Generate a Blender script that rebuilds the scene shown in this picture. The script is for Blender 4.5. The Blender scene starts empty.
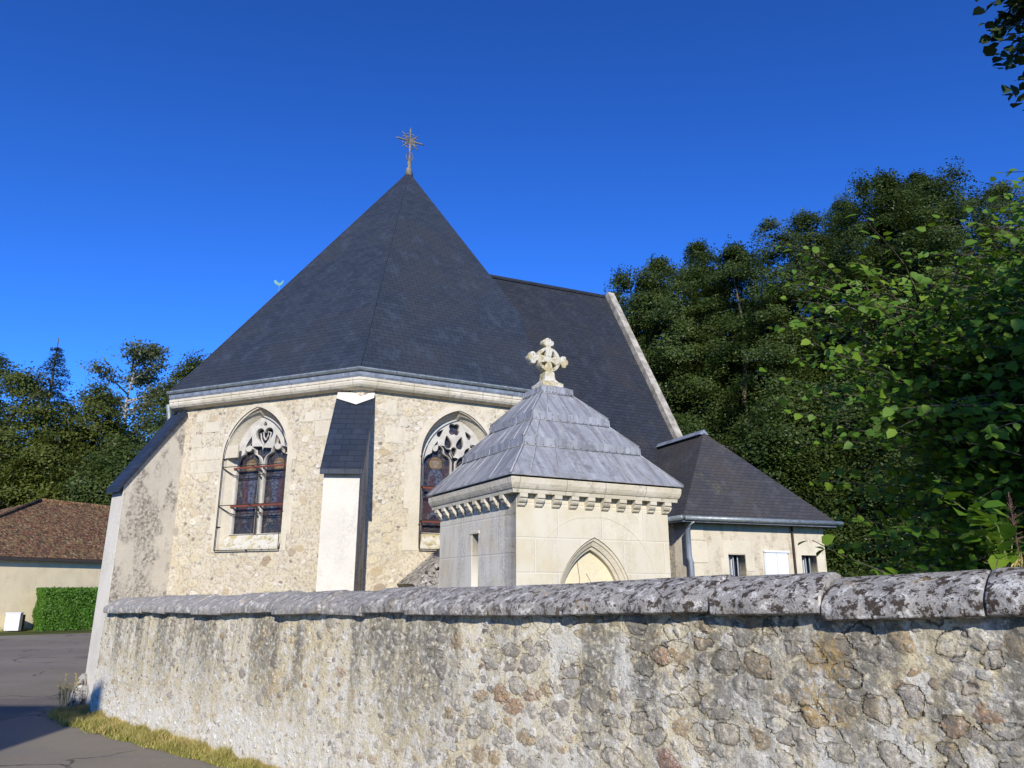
import bpy, bmesh, math, random
import numpy as np
from mathutils import Vector, Matrix
PI = math.pi
rad = math.radians
SC = bpy.context.scene
COL = SC.collection
random.seed(7)
RNG = np.random.default_rng(11)

# ------------------------------------------------------------------ camera, sky, sun, exposure
cam_d = bpy.data.cameras.new('camera')
cam = bpy.data.objects.new('camera', cam_d)
COL.objects.link(cam)
cam.location = (0, 0, 1.65)
cam.rotation_euler = (rad(90 + 15.2), 0, 0)
cam_d.sensor_width = 36
cam_d.lens = 36 * 750 / 1024
cam_d.clip_start = 0.05
cam_d.clip_end = 3000
SC.camera = cam

SUN_AZ, SUN_EL = 178.0, 27.0
S = Vector((math.sin(rad(SUN_AZ)) * math.cos(rad(SUN_EL)), math.cos(rad(SUN_AZ)) * math.cos(rad(SUN_EL)), math.sin(rad(SUN_EL))))
world = bpy.data.worlds.new('World')
SC.world = world
world.use_nodes = True
wn = world.node_tree
for n in list(wn.nodes): wn.nodes.remove(n)
sky = wn.nodes.new('ShaderNodeTexSky')
sky.sky_type = 'NISHITA'
sky.sun_disc = False
sky.sun_elevation = rad(SUN_EL)
sky.sun_rotation = rad(SUN_AZ)
sky.altitude = 100
sky.air_density = 1.0
sky.dust_density = 0.0
sky.ozone_density = 6.0
bg = wn.nodes.new('ShaderNodeBackground')
bg.inputs['Strength'].default_value = 0.095
wo = wn.nodes.new('ShaderNodeOutputWorld')
gm = wn.nodes.new('ShaderNodeGamma'); gm.inputs[1].default_value = 1.35      # the photograph's deep polarised blue
ti = wn.nodes.new('ShaderNodeMix'); ti.data_type = 'RGBA'; ti.blend_type = 'MULTIPLY'; ti.inputs[0].default_value = 1
ti.inputs[7].default_value = (.34, .665, 1.06, 1)
wn.links.new(sky.outputs[0], gm.inputs[0]); wn.links.new(gm.outputs[0], ti.inputs[6])
wn.links.new(ti.outputs[2], bg.inputs[0])
wn.links.new(bg.outputs[0], wo.inputs[0])
sun_d = bpy.data.lights.new('sun', 'SUN')
sun_d.energy = 4.6
sun_d.angle = rad(0.53)
sun_d.color = (1.0, 0.945, 0.84)
sun = bpy.data.objects.new('sun', sun_d)
COL.objects.link(sun)
sun.rotation_euler = S.to_track_quat('Z', 'Y').to_euler()
SC.view_settings.view_transform = 'Standard'
SC.view_settings.look = 'None'
SC.view_settings.gamma = 1
SC.view_settings.exposure = 0.32

# ------------------------------------------------------------------ object helpers
OFF = {}
def thing(name, label, cat, loc, group=None):
    o = bpy.data.objects.new(name, None)
    COL.objects.link(o)
    o.location = loc
    o['label'] = label; o['category'] = cat
    if group: o['group'] = group
    OFF[o.name] = Vector(loc)
    return o
def obj(name, me, mat=None, parent=None, smooth=False):
    """me: mesh with WORLD coordinates; linked as one object (child of parent)"""
    if mat and not me.materials: me.materials.append(mat)
    if smooth: me.polygons.foreach_set('use_smooth', [True] * len(me.polygons))
    o = bpy.data.objects.new(name, me)
    me.name = name
    COL.objects.link(o)
    if parent is not None:
        off = OFF[parent.name]
        me.transform(Matrix.Translation(-off))
        o.parent = parent
        OFF[o.name] = off
    else:
        OFF[o.name] = Vector((0, 0, 0))
    return o
def tag(o, label, cat, group=None):
    o['label'] = label; o['category'] = cat
    if group: o['group'] = group
    return o
def metric_uv(me):
    """uv in metres in each face's own tangent frame"""
    while me.uv_layers: me.uv_layers.remove(me.uv_layers[0])
    uvl = me.uv_layers.new(name='UVMap')
    for p in me.polygons:
        n = p.normal
        u = Vector((-n.y, n.x, 0))
        u = u.normalized() if u.length > 0.05 else Vector((1, 0, 0))
        v = n.cross(u)
        for li in p.loop_indices:
            co = me.vertices[me.loops[li].vertex_index].co
            uvl.data[li].uv = (co.dot(u), co.dot(v))
    return me
def mesh(vs, fs):
    me = bpy.data.meshes.new('m')
    me.from_pydata([tuple(v) for v in vs], [], fs)
    me.update()
    return me
def fast_mesh(V, F):
    me = bpy.data.meshes.new('m')
    V = np.asarray(V, dtype=np.float32); F = np.asarray(F, dtype=np.int32)
    k = F.shape[1]
    me.vertices.add(len(V)); me.vertices.foreach_set('co', V.ravel())
    me.loops.add(F.size); me.loops.foreach_set('vertex_index', F.ravel())
    me.polygons.add(len(F)); me.polygons.foreach_set('loop_start', np.arange(0, F.size, k, dtype=np.int32))
    me.update(calc_edges=True)
    return me
class B:
    """collects boxes, prisms, tubes into one bmesh"""
    def __init__(self): self.bm = bmesh.new()
    def hexa(self, P, bevel=0):
        vs = [self.bm.verts.new(p) for p in P]
        fs = [self.bm.faces.new([vs[i] for i in f]) for f in ((0, 3, 2, 1), (4, 5, 6, 7), (0, 1, 5, 4), (1, 2, 6, 5), (2, 3, 7, 6), (3, 0, 4, 7))]
        if bevel:
            es = list({e for f in fs for e in f.edges})
            bmesh.ops.bevel(self.bm, geom=es, offset=bevel, segments=2, affect='EDGES', profile=0.5)
    def box(self, fr, u0, u1, z0, z1, w0, w1, bevel=0):
        P = [fr(u, z, w) for z in (z0, z1) for (u, w) in ((u0, w1), (u1, w1), (u1, w0), (u0, w0))]
        self.hexa(P, bevel)
    def prism(self, loop, vec):
        a = [self.bm.verts.new(p) for p in loop]
        b = [self.bm.verts.new(Vector(p) + Vector(vec)) for p in loop]
        n = len(a)
        self.bm.faces.new(a[::-1]); self.bm.faces.new(b)
        for i in range(n): self.bm.faces.new([a[i], a[(i + 1) % n], b[(i + 1) % n], b[i]])
    def tube(self, pts, r, seg=8, cap=True):
        pts = [Vector(p) for p in pts]
        n = len(pts)
        rs = r if isinstance(r, (list, tuple)) else [r] * n
        rings = []
        for i, p in enumerate(pts):
            d = (pts[min(i + 1, n - 1)] - pts[max(i - 1, 0)]).normalized()
            a = d.orthogonal().normalized() if abs(d.z) > .9 else d.cross(Vector((0, 0, 1))).normalized()
            b = d.cross(a)
            rings.append([self.bm.verts.new(p + rs[i] * (math.cos(t) * a + math.sin(t) * b)) for t in (2 * PI * k / seg for k in range(seg))])
        for i in range(n - 1):
            for k in range(seg):
                self.bm.faces.new([rings[i][k], rings[i][(k + 1) % seg], rings[i + 1][(k + 1) % seg], rings[i + 1][k]])
        if cap:
            self.bm.faces.new(rings[0][::-1]); self.bm.faces.new(rings[-1])
    def loft(self, loops, closed=True, cap=False):
        R = [[self.bm.verts.new(p) for p in l] for l in loops]
        n = len(R[0])
        for a, b in zip(R[:-1], R[1:]):
            for k in range(n if closed else n - 1):
                self.bm.faces.new([a[k], a[(k + 1) % n], b[(k + 1) % n], b[k]])
        if cap: self.bm.faces.new(R[0][::-1]); self.bm.faces.new(R[-1])
    def done(self, uv=True):
        bmesh.ops.recalc_face_normals(self.bm, faces=self.bm.faces)
        me = bpy.data.meshes.new('m')
        self.bm.to_mesh(me); self.bm.free()
        if uv: metric_uv(me)
        return me
def frame(P0, P1):
    """local (u along wall, z up, w outward to the right-hand/viewer side) -> world"""
    P0 = Vector((P0[0], P0[1], 0)); P1 = Vector((P1[0], P1[1], 0))
    a = (P1 - P0).normalized(); n = Vector((a.y, -a.x, 0))
    fr = lambda u, z, w=0.0: P0 + a * u + n * w + Vector((0, 0, z))
    fr.M = Matrix(((a.x, 0, n.x, P0.x), (a.y, 0, n.y, P0.y), (0, 1, 0, 0), (0, 0, 0, 1)))
    fr.L = (P1 - P0).length; fr.a = a; fr.n = n; fr.P0 = P0
    return fr
WF = frame((0, 0), (1, 0))        # world frame: u=x, w=-y
def plate(fr, loops, w0, w1, bevel=0, uv=True):
    """filled 2D outline with holes (loops in (u,z)), between w0 and w1"""
    cu = bpy.data.curves.new('c', 'CURVE')
    cu.dimensions = '2D'; cu.fill_mode = 'BOTH'
    cu.extrude = (w1 - w0) / 2 - bevel; cu.bevel_depth = bevel; cu.bevel_resolution = 1
    if bevel: cu.offset = -bevel
    for lp in loops:
        s = cu.splines.new('POLY'); s.points.add(len(lp) - 1); s.use_cyclic_u = True
        for p, q in zip(s.points, lp): p.co = (q[0], q[1], 0, 1)
    o = bpy.data.objects.new('c', cu); COL.objects.link(o)
    dg = bpy.context.evaluated_depsgraph_get()
    me = bpy.data.meshes.new_from_object(o.evaluated_get(dg))
    bpy.data.objects.remove(o); bpy.data.curves.remove(cu)
    me.materials.clear()
    me.transform(fr.M @ Matrix.Translation((0, 0, (w0 + w1) / 2)))
    me.update()
    if uv: metric_uv(me)
    return me
def arch(c, hw, z0, spring, apex, n=14):
    """pointed arch outline, anticlockwise from bottom left"""
    h = apex - spring; R = (hw * hw + h * h) / (2 * hw)
    pts = [(c - hw, z0), (c + hw, z0)]
    t1 = math.asin(min(1, h / R))
    for i in range(n + 1):
        t = t1 * i / n
        pts.append((c + hw - R + R * math.cos(t), spring + R * math.sin(t)))
    for i in range(n - 1, -1, -1):
        t = t1 * i / n
        pts.append((c - (hw - R + R * math.cos(t)), spring + R * math.sin(t)))
    return pts
def arc(cx, cz, r, a0, a1, n=8):
    return [(cx + r * math.cos(rad(a0 + (a1 - a0) * i / n)), cz + r * math.sin(rad(a0 + (a1 - a0) * i / n))) for i in range(n + 1)]

# ------------------------------------------------------------------ material helpers
class MT:
    def __init__(s, name, rough=0.9, spec=0.2):
        s.m = bpy.data.materials.new(name); s.m.use_nodes = True
        s.t = s.m.node_tree; s.b = s.t.nodes['Principled BSDF']; s.out = s.t.nodes['Material Output']
        s.b.inputs['Roughness'].default_value = rough
        s.b.inputs['Specular IOR Level'].default_value = spec
        s._tc = None
    def put(s, sock, v):
        if v is None: return
        if hasattr(v, 'is_output') or hasattr(v, 'node'): s.t.links.new(v, sock)
        else:
            if isinstance(v, tuple) and len(v) == 3 and sock.type == 'RGBA': v = (*v, 1)
            sock.default_value = v
    def n(s, typ, ins=(), out=0, **attr):
        nd = s.t.nodes.new('ShaderNode' + typ)
        for k, v in attr.items(): setattr(nd, k, v)
        for k, v in (ins.items() if isinstance(ins, dict) else enumerate(ins)): s.put(nd.inputs[k], v)
        return nd.outputs[out]
    def co(s, which='Object'):
        if s._tc is None: s._tc = s.t.nodes.new('ShaderNodeTexCoord')
        return s._tc.outputs[which]
    def mapped(s, scale=(1, 1, 1), loc=(0, 0, 0), rot=(0, 0, 0), src=None):
        return s.n('Mapping', {'Vector': src or s.co(), 'Scale': scale, 'Location': loc, 'Rotation': rot})
    def noise(s, scale, detail=4, vec=None, rough=0.55, dist=0, out=0):
        return s.n('TexNoise', {'Vector': vec or s.co(), 'Scale': scale, 'Detail': detail, 'Roughness': rough, 'Distortion': dist}, out)
    def vor(s, scale, vec=None, feature='F1', out=0, rnd=1.0):
        return s.n('TexVoronoi', {'Vector': vec or s.co(), 'Scale': scale, 'Randomness': rnd}, out, feature=feature)
    def math(s, op, a, b=0.5, c=None, clamp=False):
        ins = [a, b] + ([c] if c is not None else [])
        return s.n('Math', ins, operation=op, use_clamp=clamp)
    def sstep(s, v, a, b, lo=0.0, hi=1.0):
        return s.n('MapRange', {'Value': v, 'From Min': a, 'From Max': b, 'To Min': lo, 'To Max': hi}, interpolation_type='SMOOTHSTEP')
    def lin(s, v, a, b, lo=0.0, hi=1.0):
        return s.n('MapRange', {'Value': v, 'From Min': a, 'From Max': b, 'To Min': lo, 'To Max': hi})
    def mix(s, f, a, b, mode='MIX'):
        nd = s.t.nodes.new('ShaderNodeMix'); nd.data_type = 'RGBA'; nd.blend_type = mode
        s.put(nd.inputs[0], f); s.put(nd.inputs[6], a); s.put(nd.inputs[7], b)
        return nd.outputs[2]
    def ramp(s, v, stops, interp='LINEAR'):
        nd = s.t.nodes.new('ShaderNodeValToRGB'); cr = nd.color_ramp; cr.interpolation = interp
        while len(cr.elements) < len(stops): cr.elements.new(0.5)
        for e, (p, c) in zip(cr.elements, stops): e.position = p; e.color = (*c, 1)
        s.put(nd.inputs[0], v)
        return nd.outputs[0]
    def warp(s, vec, scale, amt):
        nz = s.n('TexNoise', {'Vector': vec, 'Scale': scale, 'Detail': 3.0}, 1)
        c = s.n('VectorMath', [nz, (0.5, 0.5, 0.5)], operation='SUBTRACT')
        c = s.n('VectorMath', {0: c, 'Scale': amt}, operation='SCALE')
        return s.n('VectorMath', [vec, c], operation='ADD')
    def color(s, v): s.put(s.b.inputs['Base Color'], v); return s
    def rough(s, v): s.put(s.b.inputs['Roughness'], v); return s
    def bump(s, h, dist=0.01, strength=1.0, normal=None):
        nd = s.t.nodes.new('ShaderNodeBump'); nd.inputs['Distance'].default_value = dist; nd.inputs['Strength'].default_value = strength
        s.put(nd.inputs['Height'], h)
        if normal is not None: s.put(nd.inputs['Normal'], normal)
        s.t.links.new(nd.outputs[0], s.b.inputs['Normal']); return s
    def disp(s, h, scale=1.0):
        nd = s.t.nodes.new('ShaderNodeDisplacement'); nd.inputs['Midlevel'].default_value = 0; nd.inputs['Scale'].default_value = scale
        s.put(nd.inputs['Height'], h); s.t.links.new(nd.outputs[0], s.out.inputs['Displacement'])
        s.m.displacement_method = 'BOTH'; return s

def plain(name, c, rough=0.7, spec=0.3, metal=0.0, var=0.12, scale=8, bump=0.0):
    k = MT(name, rough, spec)
    nz = k.noise(scale, 5)
    k.color(k.mix(k.sstep(nz, .3, .7), tuple(x * (1 - var) for x in c), tuple(min(1, x * (1 + var)) for x in c)))
    k.b.inputs['Metallic'].default_value = metal
    if bump: k.bump(k.noise(scale * 6, 4), bump)
    return k.m

# church rubble masonry: cream mortar with scattered flint and limestone
def rubble_church():
    k = MT('rubble_masonry', .95, .1)
    v = k.warp(k.mapped((1, 1, 1.35)), 5, .07)
    cell = k.n('SeparateColor', [k.vor(5.2, v, out=1)])
    cellb = k.n('SeparateColor', [k.vor(5.2, v, out=1)], 1)
    edge = k.vor(5.2, v, 'DISTANCE_TO_EDGE')
    expo = k.noise(2.2, 4)
    m1 = k.math('MULTIPLY', k.sstep(k.math('ADD', k.vor(5.2, v), k.math('MULTIPLY', k.math('SUBTRACT', k.noise(14, 4), .5), .2)), .56, .44), k.sstep(k.math('ADD', cellb, k.math('MULTIPLY', expo, .7)), .80, 1.05))
    stone = k.ramp(cell, [(0, (.60, .54, .40)), (.3, (.54, .46, .31)), (.5, (.66, .61, .50)), (.68, (.44, .35, .22)), (.82, (.56, .50, .39)), (.93, (.30, .22, .14)), (1, (.36, .31, .26))])
    stone = k.mix(k.sstep(k.noise(30, 4), .4, .7), stone, k.mix(.5, stone, (.40, .34, .24)))
    mort = k.mix(k.sstep(k.noise(3.2, 6), .35, .65), (.57, .51, .395), (.52, .45, .325))
    mort = k.mix(k.sstep(k.noise(26, 6, rough=.7), .47, .62), mort, (.36, .30, .20))
    mort = k.mix(k.math('MULTIPLY', k.sstep(k.noise(10, 6, rough=.7), .54, .64), .6), mort, (.36, .33, .28))
    v2 = k.warp(k.mapped((1, 1, 1.4), (3, 1, 2)), 9, .05)
    e2 = k.vor(12, v2, 'DISTANCE_TO_EDGE')
    c2 = k.n('SeparateColor', [k.vor(12, v2, out=1)])
    m2 = k.math('MULTIPLY', k.sstep(k.vor(12, v2), .50, .38), k.sstep(c2, .48, .56))
    c2b = k.ramp(k.n('SeparateColor', [k.vor(12, v2, out=1)], 2), [(0, (.56, .50, .39)), (.4, (.42, .35, .25)), (.65, (.62, .57, .48)), (.85, (.34, .31, .26)), (1, (.22, .18, .14))])
    c = k.mix(m2, mort, c2b)
    c = k.mix(m1, c, stone)
    pale = k.sstep(k.noise(.8, 4, k.mapped((1, 1, .6), (4, 0, 0))), .55, .72, 0, .6)
    c = k.mix(pale, c, (.62, .57, .46))
    k.color(c)
    h = k.math('ADD', k.math('MULTIPLY', m1, .6), k.math('MULTIPLY', m2, .45))
    h = k.math('ADD', h, k.math('MULTIPLY', k.noise(40, 5), .45))
    k.bump(h, .014, .7)
    return k.m
M = {}
M['rubble'] = rubble_church()

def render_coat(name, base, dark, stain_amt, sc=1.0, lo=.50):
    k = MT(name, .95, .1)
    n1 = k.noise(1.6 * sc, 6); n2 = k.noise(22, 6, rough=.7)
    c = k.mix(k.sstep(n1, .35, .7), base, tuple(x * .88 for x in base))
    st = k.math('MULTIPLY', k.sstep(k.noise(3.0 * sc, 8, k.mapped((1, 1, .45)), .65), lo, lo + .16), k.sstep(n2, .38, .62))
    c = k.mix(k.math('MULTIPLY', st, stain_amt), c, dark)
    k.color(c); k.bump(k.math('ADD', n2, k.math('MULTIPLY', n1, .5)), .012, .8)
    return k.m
M['lime_render'] = render_coat('lime_render', (.62, .58, .50), (.40, .37, .31), .45)
M['buttress_side'] = render_coat('weathered_shaded_render', (.52, .47, .38), (.17, .15, .125), .95, 1.3, .42)  # weathering; on the middle buttress its dark tone also stands in for side shade
M['barn_render'] = render_coat('barn_render', (.84, .71, .46), (.60, .47, .28), .6)
M['plaster_panel'] = render_coat('plaster_panel', (.72, .64, .44), (.55, .52, .46), .3)
M['dressed'] = render_coat('dressed_limestone', (.60, .54, .42), (.38, .33, .24), .5, 1.8)
def cornice_mat():
    k = MT('cornice_limestone', .9, .1)
    c = k.mix(k.sstep(k.noise(3, 6), .35, .65), (.60, .55, .45), (.50, .45, .34))
    c = k.mix(k.math('MULTIPLY', k.sstep(k.noise(11, 7, rough=.7), .54, .64), .6), c, (.30, .27, .21))
    u = k.n('SeparateXYZ', [k.co('UV')])
    j = k.math('LESS_THAN', k.math('FRACT', k.math('ADD', k.math('DIVIDE', u, .56), k.math('MULTIPLY', k.noise(.9, 2), .4))), .016)
    k.color(k.mix(k.math('MULTIPLY', j, .6), c, (.25, .22, .17))); k.bump(k.math('SUBTRACT', k.noise(20, 5), j), .008); return k.m
M['cornice'] = cornice_mat()
M['tracery'] = plain('tracery_stone', (.48, .455, .40), .9, .1, 0, .12, 10, .003)

def ashlar(name, c0, joint, dirt, amt, bw=.58, bh=.36, off=(0, 0, 0)):
    k = MT(name, .9, .12)
    uv = k.mapped((1, 1, 1), off, src=k.co('UV'))
    nd = k.t.nodes.new('ShaderNodeTexBrick')
    for a, v in (('Color1', (.35, .35, .35)), ('Color2', (.75, .75, .75)), ('Mortar', (0, 0, 0)), ('Scale', 1.0), ('Mortar Size', .010), ('Brick Width', bw), ('Row Height', bh), ('Mortar Smooth', .3)): k.put(nd.inputs[a], v)
    k.put(nd.inputs['Vector'], k.warp(uv, 3, .012))
    c = k.mix(k.n('SeparateColor', [nd.outputs[0]]), tuple(x * .86 for x in c0), tuple(min(1, x * 1.1) for x in c0))
    c = k.mix(k.sstep(k.noise(2.5, 6), .4, .68), c, tuple(a * b for a, b in zip(c0, (.92, .88, .78))))
    st = k.math('MULTIPLY', k.sstep(k.noise(4, 8, k.mapped((1, 1, .25)), .7), .44, .62), k.sstep(k.noise(34, 5), .32, .6))
    c = k.mix(k.math('MULTIPLY', st, amt), c, dirt)
    c = k.mix(k.math('MULTIPLY', nd.outputs[1], .42), c, joint)
    k.color(c)
    k.bump(k.math('SUBTRACT', k.math('MULTIPLY', k.noise(50, 4), .25), k.math('MULTIPLY', nd.outputs[1], .5)), .006)
    return k.m
M['ashlar'] = ashlar('ashlar_clean', (.60, .555, .45), (.74, .70, .60), (.36, .31, .22), .35)
M['ashlar_dirty'] = ashlar('ashlar_weathered', (.64, .60, .52), (.70, .67, .60), (.26, .25, .22), .5, .62, .40)

def slate(name, c, row=.09, wid=.16, moss=None, var=.42):
    k = MT(name, .55, .22)
    nd = k.t.nodes.new('ShaderNodeTexBrick')
    for a, v in (('Color1', (.3, .3, .3)), ('Color2', (.7, .7, .7)), ('Mortar', (.0, .0, .0)), ('Scale', 1.0), ('Mortar Size', .0035), ('Brick Width', wid), ('Row Height', row)): k.put(nd.inputs[a], v)
    k.put(nd.inputs['Vector'], k.co('UV'))
    r = k.n('SeparateColor', [nd.outputs[0]])
    cc = k.mix(r, tuple(x * (1 - var) for x in c), tuple(x * (1 + var) for x in c))
    big = k.noise(.9, 6, rough=.65)
    cc = k.mix(k.sstep(big, .42, .68), cc, tuple(a * b for a, b in zip(c, (1.25, 1.1, .95))))
    cc = k.mix(k.math('MULTIPLY', nd.outputs[1], .7), cc, tuple(x * .4 for x in c))
    cc = k.mix(k.math('MULTIPLY', k.sstep(k.noise(3.5, 7, k.mapped((1, 1, .35), (2, 5, 1)), .7), .52, .68), .55), cc, tuple(x * 1.7 for x in c))
    cc = k.mix(k.math('MULTIPLY', k.sstep(k.noise(14, 5, k.mapped((1, 1, 1), (8, 1, 3)), .75), .64, .72), .7), cc, (.12, .125, .12))
    if moss: 
        mm = k.math('MULTIPLY', k.sstep(k.noise(2.2, 8, rough=.7), .55, .68), k.sstep(k.noise(24, 4), .42, .6))
        cc = k.mix(k.math('MULTIPLY', mm, .8), cc, moss)
    k.color(cc)
    # each course lifts towards its lower edge
    sep = k.n('SeparateXYZ', [k.co('UV')], 1)
    saw = k.math('FRACT', k.math('DIVIDE', sep, row))
    h = k.math('SUBTRACT', k.math('MULTIPLY', k.math('SUBTRACT', 1.0, saw), .5), k.math('MULTIPLY', nd.outputs[1], .5))
    h = k.math('ADD', h, k.math('MULTIPLY', r, .35))
    k.bump(h, .012, .7)
    k.rough(k.lin(k.noise(6, 4), .3, .7, .48, .66))
    return k.m
M['slate'] = slate('blue_slate', (.028, .036, .050))
M['slate_nave'] = slate('nave_slate', (.025, .029, .038), .085, .15, (.055, .048, .038))
M['slate_old'] = slate('old_lichened_slate', (.050, .050, .052), .075, .14, (.10, .095, .055), .4)
M['slate_cap'] = slate('buttress_slate', (.021, .029, .046), .11, .2)

def zinc(name, c, rough=.45):
    k = MT(name, rough, .4); k.b.inputs['Metallic'].default_value = .35
    st = k.noise(7, 7, k.mapped((1, 1, .22)), .7)
    cc = k.mix(k.sstep(st, .35, .65), tuple(x * .78 for x in c), c)
    sk = k.noise(1.0, 6, k.mapped((11, .7, 1), src=k.co('UV')), .6)
    cc = k.mix(k.math('MULTIPLY', k.sstep(sk, .50, .62), .5), cc, (c[0] * .42, c[1] * .38, c[2] * .42)); cc = k.mix(k.math('MULTIPLY', k.sstep(sk, .44, .34), .4), cc, tuple(min(1, x * 1.5) for x in c))
    cc = k.mix(k.sstep(k.noise(2.2, 7, rough=.7), .56, .66), cc, tuple(x * .55 for x in c))
    cc = k.mix(k.math('MULTIPLY', k.sstep(k.noise(18, 7, rough=.7), .58, .68), .7), cc, (.13, .12, .125))
    k.color(cc); k.bump(k.noise(5, 5), .012, .6)
    return k.m
M['lead_seam'] = zinc('lead_seam', (.30, .305, .315), .6)
M['lead'] = zinc('weathered_lead', (.39, .395, .405), .55)
M['zinc'] = zinc('zinc_flashing', (.32, .36, .42), .5)
M['gutter'] = zinc('gutter_zinc', (.26, .30, .31), .45)
M['iron'] = plain('rusty_iron', (.05, .035, .03), .7, .3, .3)
M['iron_red'] = plain('red_lead_iron', (.17, .045, .028), .7, .3, 0)
M['gilt'] = plain('old_gilt_iron', (.17, .15, .115), .7, .3, 0, .4, 14)
M['white_paint'] = plain('white_paint', (.66, .67, .70), .5, .4, 0, .04)
M['dark_void'] = plain('dark_interior', (.012, .012, .014), .6, .4)
M['wood_dark'] = plain('dark_wood', (.06, .05, .045), .7, .2)

def lichen_stone(name, disp=0.0):
    k = MT(name, .95, .1)
    v = k.co()
    w = k.warp(v, 16, .02)
    n1 = k.noise(17, 8, w, .72); n2 = k.noise(26, 7, w, .7); n3 = k.noise(80, 5)
    c = k.mix(k.sstep(n2, .34, .64), (.235, .22, .20), (.36, .34, .31))
    c = k.mix(k.sstep(k.noise(13, 8, k.mapped((1, 1, 1), (5, 2, 1)), .7), .53, .60), c, (.52, .50, .46))
    dk = k.sstep(k.math('ADD', k.math('MULTIPLY', n1, .6), k.math('MULTIPLY', n2, .4)), .508, .548)
    if disp: dk = k.math('MULTIPLY', dk, k.lin(k.n('SeparateXYZ', [v]), 2.5, 6.8, .22, 1.0))      # the brown lichen thickens towards the near end
    c = k.mix(dk, c, (.060, .046, .036))
    c = k.mix(k.sstep(n3, .6, .7), c, (.075, .065, .055))
    oc = k.math('MULTIPLY', k.sstep(k.noise(5, 6, k.mapped((1, 1, 1), (1, 7, 3))), .60, .68), k.sstep(n2, .45, .6))
    c = k.mix(k.math('MULTIPLY', oc, .5), c, (.42, .29, .10))
    k.color(c)
    h = k.math('ADD', k.math('MULTIPLY', n1, .6), k.math('ADD', k.math('MULTIPLY', n2, .35), k.math('MULTIPLY', dk, .10)))
    if disp: k.disp(k.math('SUBTRACT', k.math('ADD', k.math('MULTIPLY', k.noise(5, 4), .6), k.math('MULTIPLY', n2, .4)), .5), disp)
    k.bump(k.math('ADD', h, k.math('MULTIPLY', n3, .5)), .012, .9)
    return k.m
M['coping'] = lichen_stone('lichen_coping', .014)
M['lichen'] = lichen_stone('lichen_stone')
def lichen_pale():
    k = MT('yellow_lichen_stone', .95, .1)
    n1 = k.noise(9, 7, rough=.65)
    c = k.mix(k.sstep(n1, .47, .60), (.54, .51, .43), (.40, .34, .18))
    c = k.mix(k.sstep(k.noise(17, 6, rough=.7), .56, .64), c, (.22, .19, .12))
    k.color(c); k.bump(k.noise(40, 5), .008); return k.m
M['cross_stone'] = lichen_pale()

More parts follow.
